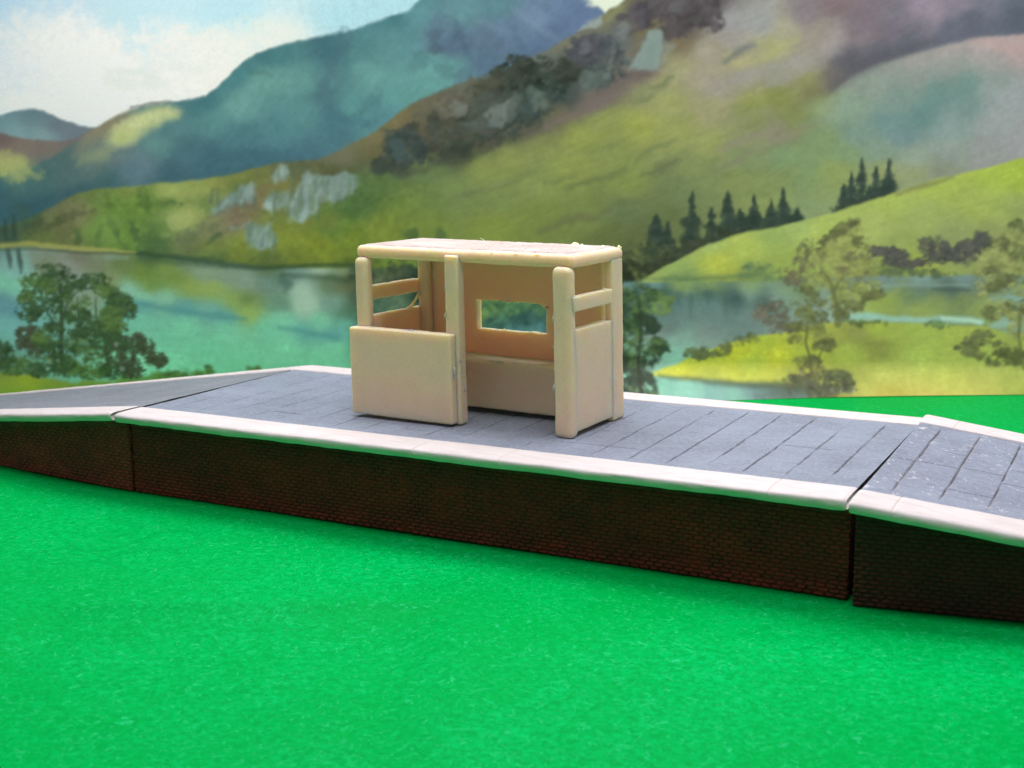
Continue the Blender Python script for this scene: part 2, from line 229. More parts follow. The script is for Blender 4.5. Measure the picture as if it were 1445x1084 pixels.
    for (x, y, rx, ry, an, c, a) in [(205,282,8,16,-20,(74,104,52),.6),(245,285,12,8,0,(76,108,56),.6),(110,335,7,12,10,(70,96,58),.6),(100,305,40,5,-14,(84,92,62),.5),(165,330,6,22,-28,(66,96,54),.65),(140,330,5,15,10,(72,102,58),.5),(192,332,5,17,-24,(66,98,60),.6),(60,318,24,7,-10,(78,90,60),.5),
          (152,318,16,14,20,(128,158,72),.5),(122,326,12,12,0,(122,152,70),.5),(160,338,22,8,0,(124,156,78),.4),(256,312,26,12,-30,(172,182,106),.6),(238,274,22,10,-10,(168,178,96),.5),(350,280,30,8,-30,(128,104,82),.5),(315,300,36,8,-28,(120,112,92),.5),(395,262,14,8,-10,(132,124,64),.6),(420,242,18,8,0,(92,112,82),.4),
          (270,330,30,8,-20,(96,110,80),.4),(305,335,14,5,-36,(70,96,56),.6),(490,300,20,14,-30,(74,108,54),.5),(470,312,16,12,-30,(116,126,60),.5),(425,320,30,9,-20,(122,132,58),.4),(30,308,12,16,0,(66,92,76),.4),(580,331,9,8,0,(72,100,56),.7),(625,333,9,8,0,(78,106,58),.7)]:
        P.dab(x, y, rx, ry, c, a, an, .9, .5)
    for x, y0, y1 in [(7,310,342),(19,304,344)]: P.stroke([(x, y0), (x + 1, (y0 + y1) / 2), (x + 2, y1)], [1, 3.5, 2], (58, 80, 70), .85, 3, 1)
    rock = F([(305,295,138,158,150),(340,265,158,182,180),(360,270,140,162,162),(375,295,160,180,172),(400,280,132,154,142),(440,250,156,180,172),(455,270,172,196,182),(425,305,160,188,180),(440,290,172,196,182),(470,260,134,158,152),(485,270,160,182,178),(500,255,150,172,170),(335,322,150,176,176),(365,330,158,184,174),(385,335,140,168,166),(395,240,160,180,174)], 4, 5)
    rock = rock * np.array([.86, .92, .93]) * (1 + .05 * P.n5)[..., None]
    for pl in [[(298,300),(312,285),(330,270),(342,258),(350,262),(356,257),(364,264),(360,276),(345,282),(330,284),(318,296),(304,302)],[(370,297),(378,275),(384,270),(388,278),(402,272),(414,274),(424,258),(434,242),(446,243),(456,252),(460,262),(452,282),(444,302),(434,310),(420,313),(410,308),(408,292),(396,296),(380,294)],
               [(452,248),(470,245),(488,248),(506,247),(505,260),(494,268),(484,283),(470,284),(460,278)],[(324,324),(328,318),(340,326),(347,316),(353,322)],[(350,330),(355,312),(362,318),(372,322),(380,316),(386,328),(392,342),(380,350),(366,352),(352,348)],[(382,254),(392,240),(396,231),(405,234),(407,252),(396,256)]]:
        P.poly(pl, rock, .7, 4, 5)
        q = np.array(pl, float); x0, x1, y0_, y1_ = q[:, 0].min(), q[:, 0].max(), q[:, 1].min(), q[:, 1].max()
        ins = lambda x, y: sum(((q[i - 1][1] > y) != (q[i][1] > y)) and x < (q[i][0] - q[i - 1][0]) * (y - q[i - 1][1]) / (q[i][1] - q[i - 1][1] + 1e-9) + q[i - 1][0] for i in range(len(q))) % 2
        for _ in range(int((x1 - x0) * (y1_ - y0_) / 42)):
            x, y = P.rng.uniform(x0, x1), P.rng.uniform(y0_, y1_ - 4)
            if not ins(x, y): continue
            L = P.rng.uniform(6, 18); e_ = (x + P.rng.uniform(-5, 1), y + L)
            if not ins(*e_): L *= .4; e_ = (x + P.rng.uniform(-2, 1), y + L)
            P.stroke([(x, y), e_], [P.rng.uniform(.8, 2.2), P.rng.uniform(2.4, 5.)], [(172, 192, 188), (150, 174, 170), (128, 152, 148), (104, 130, 120), (92, 116, 100)][P.rng.integers(5)], .36, 4, 1.5)
        for _ in range(max(3, int((x1 - x0) / 7))):
            x = P.rng.uniform(x0, x1); y = P.rng.uniform(y0_, y0_ + .55 * (y1_ - y0_)); L = P.rng.uniform(.25, .6) * (y1_ - y0_)
            P.stroke([(x, y), (x - P.rng.uniform(0, 4), y + L)], [P.rng.uniform(.5, 1.4), P.rng.uniform(1., 2.6)], [(92, 116, 84), (104, 124, 92), (84, 108, 96)][P.rng.integers(3)], .5, 3, 2.5)
    for pts, w in [([(456,252),(462,272),(458,286)],[1.5,3,1.5]),([(338,262),(340,275),(336,282)],[1,1.5,1]),([(392,276),(394,286),(390,294)],[1,2.5,1]),([(350,318),(352,330),(350,340)],[1.5,3,1]),([(484,250),(480,262),(478,274)],[1,1.6,1]),([(428,262),(420,280),(416,300)],[1,2.5,1.5])]:
        P.stroke(pts, w, (108, 130, 112), .6, 2.5, 1.5)
    for _ in range(60):
        x, y = P.rng.uniform(300, 505), P.rng.uniform(240, 345); i_, j_ = int((y - PY0) / PST), int((x - PX0) / PST)
        if np.abs(P.img[i_, j_] - rock[i_, j_]).max() < 14:
            L = P.rng.uniform(6, 20); P.stroke([(x, y), (x + P.rng.uniform(-3, 1), y + L)], [1.2, .6], rock[i_, j_] + P.rng.choice([-34, -22, 20]), .5, 2.5, 1)
    # lake on the left
    lake = F([(0,352,96,136,128),(20,366,120,160,152),(60,358,118,136,118),(110,362,108,116,92),(60,372,110,124,90),(160,358,118,136,112),(95,378,132,140,128),(130,380,108,122,88),(170,372,92,116,60),(210,365,66,96,56),(150,395,118,136,82),(120,395,132,152,138),(200,385,98,128,48),(240,380,110,136,60),(250,395,104,134,54),(215,400,98,130,54),(260,372,100,122,96),
        (290,385,110,138,110),(300,410,132,158,72),(330,425,128,156,74),(350,440,138,168,78),(270,408,128,152,66),(290,385,124,146,120),(320,390,112,140,118),(350,400,116,142,124),(350,425,92,118,64),(380,400,100,132,120),(400,430,90,132,108),(385,385,76,106,62),(430,390,104,140,128),(430,430,158,190,166),(425,410,150,182,160),(400,395,72,108,92),(450,380,144,174,146),(490,378,120,148,104),
        (460,395,78,106,70),(490,400,88,100,62),(470,425,102,142,126),(490,440,72,112,88),(510,420,62,84,62),(410,380,110,146,132),(500,390,74,88,56),
        (30,380,118,172,162),(10,400,112,184,154),(40,405,118,188,156),(0,430,86,142,146),(20,440,84,140,146),(10,460,104,170,160),(0,480,98,168,152),(40,470,104,172,156),(0,500,78,126,96),(180,410,122,182,156),(200,420,122,186,152),(230,422,118,178,148),(200,432,78,144,142),(260,435,84,150,148),(320,448,82,150,148),(300,440,96,160,150),(200,450,102,182,150),(260,460,106,188,152),(320,465,110,190,154),
        (240,480,100,182,148),(300,490,102,184,148),(240,510,112,192,156),(200,500,118,192,158),(340,500,104,184,148),(400,455,112,190,156),(450,452,108,184,150),(380,465,100,182,150),(430,468,88,160,150),(470,475,80,148,150),(400,490,108,188,152),(470,490,108,186,150),(450,510,102,182,146),(490,460,92,168,148),(500,500,94,174,140),(530,480,84,150,130),(560,450,70,110,90),(700,500,90,150,130),(-120,430,100,170,150)], 4.4, 6)
    lake = (lake * 1.07 + np.array([9., 2., 5.])) * (1 + .015 * P.n3 + .015 * P.n5 + .014 * P.brushed(4, 40, 3))[..., None]
    P.put(P.below([(-260,350),(0,350),(60,348),(120,353),(190,358),(290,366),(380,380),(440,378),(510,378),(700,384),(900,396),(1706,396)], 2, .8) * np.clip((720 - P.X) / 20, 0, 1), lake)
    P.stroke([(-260,346),(0,347),(40,344),(90,349),(140,354),(192,357)], [4,3.5,3.5,3.5,3.5,1.5], (172,168,86), .85, 3, 1.5); P.stroke([(-260,352),(0,352),(60,352),(120,357),(200,359)], [1.5,1.2,1.2,1.5,1], (66,84,60), .7, 2.5, 1)
    P.stroke([(195,358),(250,363),(300,371),(360,378),(420,376),(510,376)], [3,4,4,3.5,3,3], (52,78,54), .8, 4, 2); P.stroke([(200,364),(260,372),(320,378)], [3,4,2], (62,92,64), .5, 5, 2)
    P.stroke([(400,388),(440,392),(500,394)], [3,3,4], (58,84,60), .6, 5, 2); P.stroke([(398,395),(408,402),(402,412)], [4,6,3], (74,106,96), .6, 5, 2)
    P.stroke([(430,402),(428,430),(430,444)], [8,12,7], (162,192,168), .5, 9, 3)
    P.stroke([(190,425),(240,436),(300,446),(345,449)], [3,5,4,2], (76,142,144), .6, 6, 2); P.stroke([(395,461),(430,468),(475,478)], [2,3,4], (74,144,146), .6, 5, 2)
    for x, y0, y1 in [(12,353,378),(27,354,386)]: P.stroke([(x, y0), (x + 2, (y0 + y1) / 2), (x + 3, y1)], [3, 3.5, 1], (64, 86, 72), .8, 3, 1.2)
    P.stroke([(150,364),(180,365)], [1.5,1.5], (128,156,140), .6, 3, 1)
    # grass and trees at the lower left
    P.put(P.below([(-260,520),(0,524),(40,530),(100,540),(150,538),(190,530),(240,526),(300,524),(330,530),(400,534),(480,545),(500,900),(1706,900)], 4, 4), F([(0,540,150,162,52),(40,538,160,168,44),(80,545,140,150,56),(130,540,128,146,60),(200,532,104,140,70),(260,530,96,132,72),(300,528,104,150,84),(0,528,112,130,60)], 3, 6))
    dk = [(48,72,46),(58,84,48),(70,96,52),(54,78,54)]; md = [(78,104,54),(90,116,58),(66,92,52)]; br = [(66,74,54),(78,80,60),(60,70,50)]
    Z = lambda x, y: (x / 4., 271 + y / 4.)
    for pts, w in [([Z(355,1010),Z(345,880),Z(345,760),Z(350,620),Z(330,500)],[4,3.6,3,2.2,1]),([Z(345,800),Z(290,720),Z(230,600)],[2,1.6,.8]),([Z(350,720),Z(380,640),Z(440,560)],[2,1.5,.8]),([Z(615,1040),Z(600,900),Z(620,760),Z(670,640)],[3,2.4,2,1]),([Z(610,860),Z(700,830),Z(800,830)],[1.6,1.3,.8]),([Z(455,800),Z(445,680),Z(440,600)],[1.6,1.6,1]),([Z(340,860),Z(260,860),Z(170,840)],[1.5,1.2,.8]),([Z(570,780),Z(540,700),Z(540,600)],[1.4,1.2,.8])]:
        P.stroke(pts, w, (56, 66, 48), .85, 2, 1)
    for (x, y, rx, ry, c, n) in [(300,470,90,40,dk,40),(190,510,60,30,md,26),(400,530,60,34,dk,30),(240,590,90,34,dk,40),(150,600,40,24,md,16),(170,680,60,36,dk,30),(350,580,50,40,dk,26),(270,540,60,30,md,20),(440,650,64,50,md,34),(440,710,60,34,dk,24),(540,510,70,30,dk,30),(600,560,50,24,md,18),(680,620,60,30,dk,28),(700,670,60,40,dk,34),(640,690,50,26,md,18),
         (560,770,60,40,dk,30),(650,770,50,30,md,20),(640,850,50,34,dk,24),(760,840,56,26,br,24),(730,880,50,24,dk,18),(870,940,50,26,br,22),(905,965,28,18,br,12),(170,800,56,24,br,22),(150,860,50,26,br,22),(230,900,60,36,br,26),(270,870,40,30,dk,18),(330,890,60,40,dk,28),(350,980,60,40,dk,28),(300,760,50,40,dk,20),(450,860,70,40,md,32),(440,800,40,30,dk,14),
         (600,960,90,50,md,40),(720,990,70,40,br,30),(640,1020,80,30,dk,28),(520,1000,60,40,md,24),(760,1020,50,24,br,18),(200,980,90,40,md,36),(90,990,70,36,md,28),(20,940,50,60,dk,26),(240,1010,60,30,dk,22),(400,1000,50,30,md,20),(20,890,40,30,dk,14),(300,640,50,40,dk,18),(560,900,60,60,dk,26),(240,830,50,30,md,16),(350,930,70,60,dk,30),(820,880,50,30,br,16),(680,930,70,50,br,24),(620,720,50,40,md,18)]:
        px, py = Z(x, y); P.clump(px, py, rx / 3.5, ry / 3.2, c, n + 30, (1.6, 3.9), .82)
    for (x, y) in [(270,1000),(660,860),(690,1000),(280,960)]: px, py = Z(x, y); P.dab(px, py, 3, 3, (150,176,160), .6, 0, .8, .4)
    P.clump(255, 530, 30, 4, md, 20, (2, 4), .7); P.clump(297, 522, 7, 5, md, 10, (2, 4), .8); P.clump(358, 520, 10, 3, md, 8, (2, 3), .7)
    # what lies behind the shelter: dark far shore, reflections and a leafy tree
    back = F([(505,380,46,66,42),(520,375,58,78,48),(560,378,70,92,56),(590,390,44,66,54),(540,400,92,100,72),(570,395,66,82,62),(530,420,64,88,74),(560,430,96,122,96),(590,440,70,96,76),(600,420,40,62,52),(520,445,70,110,90),(650,390,48,66,46),(720,400,50,70,48),(690,430,88,126,72),(680,445,112,142,70),(720,432,76,122,80),(760,430,84,128,82),
        (700,455,66,108,90),(740,450,52,92,88),(765,445,58,100,92),(690,465,56,98,88),(730,466,76,128,136),(765,466,80,130,140),(800,390,54,66,44),(850,385,46,56,38),(880,388,44,52,36),(860,420,62,84,70),(850,460,80,120,108),(880,440,70,100,86),(800,450,70,112,104),(860,520,70,110,90)], 4, 8)
    P.put(P.below([(-260,900),(490,378),(520,374),(700,380),(850,376),(900,385),(960,395),(1706,395)], 4, 3) * np.clip((P.X - 486) / 44, 0, 1) * np.clip((908 - P.X) / 34, 0, 1) * np.clip((570 - P.Y) / 110, 0, 1), back * (1 + .1 * P.n3 + .1 * P.n5)[..., None])
    for (x, y, rx, ry, c, n) in [(540,385,40,14,[(60,78,56),(90,98,70),(46,66,50)],40),(545,430,40,12,[(96,124,92),(70,98,78)],30),(596,400,12,40,[(42,62,50)],26),(700,440,26,12,[(110,142,74),(74,114,72),(56,96,76)],30),(745,435,26,10,[(74,118,82),(90,134,84)],20),(735,455,40,7,[(46,84,80),(58,98,92)],26)]:
        P.clump(x, y, rx, ry, c, n, (2, 6), .6)
    # lake on the right
    lr = F([(880,402,102,140,140),(920,404,104,142,142),(960,408,140,166,92),(1000,408,132,160,96),(1060,408,138,164,98),(1110,410,124,150,112),(900,412,70,98,92),(940,416,62,92,84),(1000,420,58,86,80),(1040,424,64,92,92),(1080,424,70,96,96),(1000,430,106,140,140),(960,425,86,122,122),(1060,416,124,156,150),(1100,418,130,162,150),(930,440,98,132,130),(970,445,104,132,128),(1010,450,104,132,128),
        (1060,450,112,138,134),(940,460,104,126,122),(1000,470,120,140,136),(930,475,128,146,140),(960,482,132,170,156),(940,490,128,190,164),(960,498,126,190,166),(1000,488,134,160,148),(920,505,120,176,148),(1100,470,130,150,142),(1150,440,140,160,156),(1180,450,156,186,176),(1200,430,146,160,130),(1150,420,120,140,100),(1190,415,116,132,92),(1230,412,110,130,104),
        (1200,395,128,144,120),(1240,395,126,154,156),(1300,396,134,164,164),(1360,398,126,152,152),(1250,404,116,140,136),(1340,410,90,112,104),(1300,410,106,130,112),(1280,418,116,138,100),(1240,428,156,174,76),(1260,422,150,168,78),(1320,430,140,158,90),(1360,425,126,142,88),(1390,435,150,164,92),(1220,440,164,182,86),(1300,442,156,172,90),(1380,405,112,130,120),
        (930,540,106,178,142),(900,550,110,182,144),(960,545,112,180,148),(1010,550,104,162,140),(1060,550,94,140,126),(1100,555,84,116,96),(1030,560,104,170,136),(1440,440,140,170,150),(1600,420,120,150,140)], 4.4, 6)
    lr = lr * 1.04 * (1 + .015 * P.n3 + .02 * P.n5 + .014 * P.brushed(2, 34, 3))[..., None]
    P.put(P.below([(-260,900),(860,420),(880,398),(905,397),(960,399),(1100,397),(1200,390),(1300,390),(1400,388),(1706,388)], 2.5, 1.5) * np.clip((P.X - 862) / 20, 0, 1), lr)
    for (x, y0, y1, w) in [(974,418,450,4),(1024,418,446,3.5),(1000,416,430,5),(958,414,428,5)]: P.stroke([(x, y0), (x, y1)], [w, 1], (74, 104, 100), .55, 5, 2)
    P.stroke([(1240,404),(1300,403),(1366,402)], [2,2,1.5], (146,176,176), .5, 3, 1); P.stroke([(1316,408),(1340,410),(1366,410)], [2,4,2], (84,104,96), .7, 4, 1.5)
    P.stroke([(1188,448),(1230,446),(1260,450),(1320,452),(1385,454)], [5,6,4.5,4.5,4], (158,206,198), .9, 4, 2); P.stroke([(1330,449),(1384,455)], [3,3], (186,220,192), .7, 3, 1)
    P.stroke([(1400,460),(1420,456),(1450,440)], [4,6,6], (160,200,188), .8, 5, 2.5); P.stroke([(1395,424),(1440,422)], [3,4], (140,182,176), .7, 4, 2)
    # the near green island
    isl = F([(930,524,176,196,60),(960,516,170,190,54),(1000,505,176,192,52),(1000,528,148,172,64),(1040,495,188,196,46),(1060,520,158,182,62),(1080,480,176,190,58),(1100,500,192,200,50),(1120,530,146,168,64),(1130,475,180,186,70),(1160,470,178,186,76),(1150,500,174,188,66),(1170,480,150,150,72),(1210,475,142,146,76),(1240,490,138,144,70),(1260,470,160,176,76),(1200,500,166,184,72),(1240,460,172,188,70),
        (1300,470,164,184,80),(1300,510,170,190,84),(1350,470,170,182,80),(1370,500,168,186,84),(1250,530,168,186,80),(1330,540,168,188,78),(1220,540,148,166,70),(1180,540,120,140,62),(1160,555,132,150,58),(1250,555,158,164,64),(1320,560,166,172,74),(1400,520,164,184,82),(1430,540,148,172,70),(1440,560,120,150,54),(1380,556,156,172,72),(1440,490,160,176,84),(1130,560,124,148,54),(1070,566,120,150,60),(1445,520,156,178,80),(1600,520,160,180,80)], 4, 7)
    isl = isl * 1.05 * (1 + .02 * P.n3 + .025 * P.n5 + .016 * P.brushed(-6, 20, 3))[..., None]
    P.put(P.below([(-260,900),(900,534),(925,524),(955,514),(985,500),(1020,488),(1060,476),(1100,470),(1130,464),(1160,456),(1200,454),(1250,456),(1320,458),(1390,462),(1420,470),(1450,470),(1706,460)], 2.5, 1.2) *
          (1 - P.between([(-260,0),(900,528),(930,530),(980,534),(1050,539),(1110,541),(1150,543),(1190,546),(1200,546)], [(-260,900),(1020,580),(1060,570),(1105,562),(1150,554),(1200,548),(1210,546),(1706,546)], 3, 1.5) * (P.X < 1206)), isl)
    P.stroke([(930,529),(980,534),(1040,539),(1100,542),(1150,546)], [1.5,2.5,3.5,5,5], (70,92,66), .75, 4, 2)
    P.stroke([(1060,552),(1110,550),(1160,548)], [3,6,6], (72,96,78), .6, 7, 3)
    P.clump(985, 500, 16, 7, [(82,98,62),(98,112,66)], 22, (2, 5), .75); P.clump(1010, 500, 22, 4, [(92,106,66)], 14, (2, 4), .6, -14); P.clump(1042, 484, 26, 5, [(94,104,66),(108,116,74)], 18, (2, 5), .6, -16)
    P.clump(1325, 458, 18, 4, [(110,136,84)], 12, (2, 4), .7); P.clump(1222, 457, 24, 4, [(96,112,66)], 16, (2, 4), .7)
    # bushes and trees on the right
    bu = [(84,86,82),(96,94,88),(74,78,74),(92,88,84)]
    for (x, y, rx, ry) in [(1244,356,16,6),(1268,359,16,5),(1316,347,18,9),(1326,358,22,8),(1350,360,20,8),(1372,350,16,9),(1388,340,12,9),(1345,366,34,6),(1290,372,40,3)]: P.clump(x, y, rx, ry, bu, 24, (2.5, 6), .75)
    P.clump(1285, 386, 60, 4, [(100,116,82),(88,104,80)], 24, (3, 5), .6)
    lg = [(150,158,86),(160,166,92),(140,148,80),(132,142,78)]; dg = [(104,110,66),(92,98,64),(116,120,72)]; gb = [(112,108,82),(100,98,76),(120,116,86)]
    for (x, y, rx, ry, c, n, an) in [(1130,385,28,14,gb,40,-20),(1142,366,22,12,gb,30,-30),(1140,350,18,9,dg,24,-30),(1165,345,16,7,dg,16,-30),(1192,322,20,7,dg,26,-26),(1180,335,16,7,dg,18,-20),(1206,330,14,6,lg,14,-20),(1186,352,24,12,lg,34,-10),(1206,346,18,10,lg,24,0),(1215,342,12,8,dg,10,0),(1168,368,20,10,lg,24,0),(1196,372,22,10,lg,26,0),(1212,364,16,7,gb,14,0),(1228,372,16,8,lg,16,0),
          (1204,386,20,7,gb,22,0),(1220,384,18,6,lg,16,0),(1176,394,28,9,lg,30,0),(1160,404,26,7,lg,22,0),(1190,412,24,10,lg,26,0),(1210,420,26,9,lg,24,0),(1180,428,22,8,lg,20,0),(1140,412,16,6,dg,14,10),(1154,424,12,6,dg,12,30),(1196,434,22,7,dg,22,0),(1186,444,10,8,dg,14,0),(1232,416,16,5,dg,14,-10),(1226,404,20,5,lg,14,0)]:
        P.clump(x, y, rx, ry, c, n, (2.2, 5.5), .7, an)
    P.stroke([(1182,458),(1180,430),(1172,400),(1160,380),(1146,360)], [5,3.5,2.2,1.6,1], (112,116,70), .8, 2.5, 1); P.stroke([(1176,410),(1188,392),(1192,376)], [1.6,1.3,.8], (112,116,70), .7, 2, 1)
    P.stroke([(1148,358),(1158,376),(1168,386)], [2,2,1.4], (166,170,98), .7, 2.5, 1)
    P.dab(1164, 416, 9, 9, (140,170,164), .7, 0, .8, .5); P.dab(1152, 446, 18, 6, (134,150,150), .5, 10, .8, .5)
    for (x, y, rx, ry, c, n) in [(1090,440,18,16,[(104,104,88),(94,94,80),(114,112,96)],44),(1105,458,20,12,[(112,108,92),(104,102,82)],30),(1072,446,9,8,[(120,114,100)],12),(1130,430,14,9,dg,18),(1140,444,16,10,[(106,116,68),(118,126,72)],24),(1158,450,14,8,dg,16),(1128,462,16,6,dg,14),(1150,465,14,6,[(122,128,70)],12),(1165,486,12,8,dg,18),(1128,480,14,6,[(120,126,66)],10),
          (1158,474,14,6,[(130,134,72)],10),(1140,512,16,7,dg,16),(1148,525,20,8,dg,22),(1140,538,30,8,[(70,84,56),(82,94,60)],40),(1178,536,22,10,[(74,88,58),(86,98,62),(66,80,56)],40),(1155,547,44,7,[(68,82,58),(80,92,60)],36)]:
        P.clump(x, y, rx, ry, c, n, (2.2, 5.2), .75)
    P.stroke([(1144,530),(1142,505),(1137,480),(1139,455)], [2,1.8,1.8,1], (98,106,60), .85, 2, 1); P.stroke([(1152,520),(1156,500),(1164,488)], [1.4,1.2,.8], (104,110,62), .8, 2, 1)
    rg = [(150,156,92),(160,164,98),(140,146,86)]; rd = [(108,114,72),(96,104,68),(118,122,78)]
    for (x, y, rx, ry, c, n) in [(1440,322,14,8,rd,16),(1428,334,16,8,rg,22),(1440,344,18,8,rg,20),(1412,344,14,7,rd,16),(1424,352,18,7,rd,20),(1404,356,12,6,rg,14),(1398,368,14,8,rg,20),(1420,366,18,7,rg,22),(1440,362,14,7,rd,16),(1392,384,14,8,rg,20),(1412,384,20,7,rd,22),(1434,380,18,8,rg,20),(1402,396,16,6,rg,18),(1388,404,9,8,rg,12),(1424,398,20,7,rd,20),(1384,416,8,6,rg,10),(1410,408,18,6,rd,16),
          (1440,410,16,8,rg,18),(1412,432,20,8,rg,24),(1400,442,14,7,rd,14),(1430,436,18,8,rd,20),(1440,452,12,8,rg,14),(1422,446,16,6,rg,14),(1436,468,14,8,rg,16),(1388,478,14,8,rd,22),(1374,484,12,7,rd,14),(1362,492,12,8,rd,14),(1378,500,10,6,rd,10),(1410,490,12,6,rd,10),(1424,500,20,6,[(84,94,58),(96,104,62)],22),(1412,510,18,6,[(90,100,60)],14),(1440,506,12,8,[(92,102,60)],14),(1500,440,50,90,rg + rd,160)]:
        P.clump(x, y, rx, ry, c, n, (2.2, 5.5), .72)
    P.stroke([(1445,520),(1441,490),(1438,470),(1440,440)], [2.5,2.2,2,1.4], (110,114,70), .8, 2, 1); P.stroke([(1430,498),(1405,488),(1385,480)], [1.6,1.3,.8], (100,106,66), .7, 2, 1)
    # leafy tree just right of the shelter
    tg = [(62,90,58),(78,108,62),(50,76,54),(92,120,68)]; td = [(46,66,50),(54,74,54)]
    for (x, y, rx, ry, c, n) in [(884,425,16,14,tg,36),(905,412,18,8,tg,26),(922,420,14,8,tg,18),(938,424,12,6,[(104,132,74),(90,118,68)],14),(930,436,16,6,[(104,134,76)],14),(900,440,16,12,tg,26),(908,455,14,10,td,24),(916,462,14,7,td,12),(884,462,16,12,tg,26),(890,475,16,9,tg,20),(924,488,16,8,tg,24),(930,494,10,6,td,10),(905,500,16,9,tg,26),(888,500,10,12,tg,20),(912,510,14,9,td,22),(892,520,14,10,tg,24),(898,530,18,10,td,28),
          (912,540,12,10,td,18),(888,545,12,10,td,18),(870,440,18,30,td,40),(866,500,18,30,td,40),(905,548,16,6,tg,16)]:
        P.clump(x, y, rx, ry, c, n, (2.4, 6), .78)
    P.stroke([(900,548),(902,500),(905,460),(900,420)], [3,2.5,2.2,1.2], (54,66,48), .8, 2.5, 1.2)
    for (x, y) in [(893,495),(915,520),(884,490),(918,505)]: P.dab(x, y, 5, 4, (130,184,160), .6, 20, .8, .5)
    # canvas tooth and brush grain
    g = P.vnoise(2.6) * .6 + P.vnoise(5.5) * .4
    P.img *= (1 + .028 * g)[..., None]
    lum = P.img @ np.array([.3, .59, .11])
    P.img = lum[..., None] + (P.img - lum[..., None]) * .88
    return P.xs, P.ys, np.clip(P.img, 3, 250) / 255.

# ---------------------------------------------------------------- helpers
S = 0.1                       # scene units per platform height
sc = bpy.context.scene
COL = sc.collection
RNG = np.random.default_rng(11)

def vn3(p, seed=0):
    """smooth value noise at points p (n,3), -1..1"""
    p = np.asarray(p, float) + seed * 17.31
    i = np.floor(p).astype(np.int64); f = p - i; f = f * f * (3 - 2 * f)
    def h(a, b, c):
        n = (a * 73856093) ^ (b * 19349663) ^ (c * 83492791)
        n = (n ^ (n >> 13)) * 1274126177 & 0x7fffffff
        n = (n ^ (n >> 15)) * 668265263 & 0x7fffffff
        return (n % 65536) / 32767.5 - 1.
    out = 0
    for dx in (0, 1):
        for dy in (0, 1):
            for dz in (0, 1):
                w = (f[:, 0] if dx else 1 - f[:, 0]) * (f[:, 1] if dy else 1 - f[:, 1]) * (f[:, 2] if dz else 1 - f[:, 2])
                out = out + w * h(i[:, 0] + dx, i[:, 1] + dy, i[:, 2] + dz)
    return out

def sstep(a, b, x):
    t = np.clip((x - a) / (b - a), 0, 1); return t * t * (3 - 2 * t)

def link(name, V, F, mats, parent=None, smooth=True, fmat=None, attrs=None):
    me = bpy.data.meshes.new(name)
    V = np.asarray(V, float) * S
    me.from_pydata(V.tolist(), [], [tuple(int(i) for i in f) for f in F])
    for m in (mats if isinstance(mats, (list, tuple)) else [mats]): me.materials.append(m)
    me.polygons.foreach_set('use_smooth', [smooth] * len(me.polygons))
    if fmat is not None: me.polygons.foreach_set('material_index', np.asarray(fmat, dtype=np.int32))
    for k, a in (attrs or {}).items():
        at = me.attributes.new(k, 'FLOAT', 'POINT'); at.data.foreach_set('value', np.asarray(a, dtype=np.float32))
    me.update()
    o = bpy.data.objects.new(name, me); COL.objects.link(o)
    if parent: o.parent = parent
    return o

def thing(name, label, cat, loc=(0, 0, 0), rz=0., group=None):
    o = bpy.data.objects.new(name, None); COL.objects.link(o)
    o.location = Vector(loc) * S; o.rotation_euler = (0, 0, rz); o.empty_display_size = .02
    o['label'] = label; o['category'] = cat
    if group: o['group'] = group
    return o

class MB:
    def __init__(self): self.V = []; self.F = []; self.n = 0; self.fm = []
    def add(self, V, F, m=0):
        V = np.asarray(V, float); self.V.append(V)
        for f in F: self.F.append(tuple(int(i) + self.n for i in f)); self.fm.append(m)
        self.n += len(V)
    def out(self): return np.concatenate(self.V), self.F

def grid_faces(nx, ny, off=0, flip=False):
    i = np.arange(nx - 1)[:, None] * ny + np.arange(ny - 1)[None]; i = i.ravel() + off
    q = np.stack([i, i + ny, i + ny + 1, i + 1], 1)
    return q[:, ::-1] if flip else q

def ticks(a, b, r, step):
    e = np.array([0, .12, .3, .55, .8, 1.]) * r
    n = max(1, int(round((b - a - 2 * r) / step)))
    return np.unique(np.round(np.concatenate([a + e, np.linspace(a + r, b - r, n + 1), b - e]), 6))

def rbox(lo, hi, r=.04, step=.045, wob=.006, seed=0, taper=None):
    """box with rounded edges and the slightly uneven faces of a cast part"""
    lo = np.array(lo, float); hi = np.array(hi, float); r = min(r, (hi - lo).min() * .499)
    T = [ticks(lo[k], hi[k], r, step) for k in range(3)]
    V = {}; P = []; F = []
    def vid(p):
        k = tuple(np.round(p, 5))
        if k not in V: V[k] = len(P); P.append(p)
        return V[k]
    for ax in range(3):
        a, b = (ax + 1) % 3, (ax + 2) % 3
        for side in (0, 1):
            ids = np.empty((len(T[a]), len(T[b])), int)
            for i, u in enumerate(T[a]):
                for j, v in enumerate(T[b]):
                    p = [0, 0, 0]; p[ax] = hi[ax] if side else lo[ax]; p[a] = u; p[b] = v
                    ids[i, j] = vid(p)
            for i in range(len(T[a]) - 1):
                for j in range(len(T[b]) - 1):
                    q = (ids[i, j], ids[i + 1, j], ids[i + 1, j + 1], ids[i, j + 1])
                    F.append(q if side else q[::-1])
    P = np.array(P); Q = np.clip(P, lo + r, hi - r); D = P - Q
    L = np.linalg.norm(D, axis=1, keepdims=True); N = D / np.maximum(L, 1e-9); P = Q + N * r
    d = vn3(P * 6, seed) * .6 + vn3(P * 15, seed + 3) * .4
    P = P + N * (d * wob)[:, None]
    return P, F

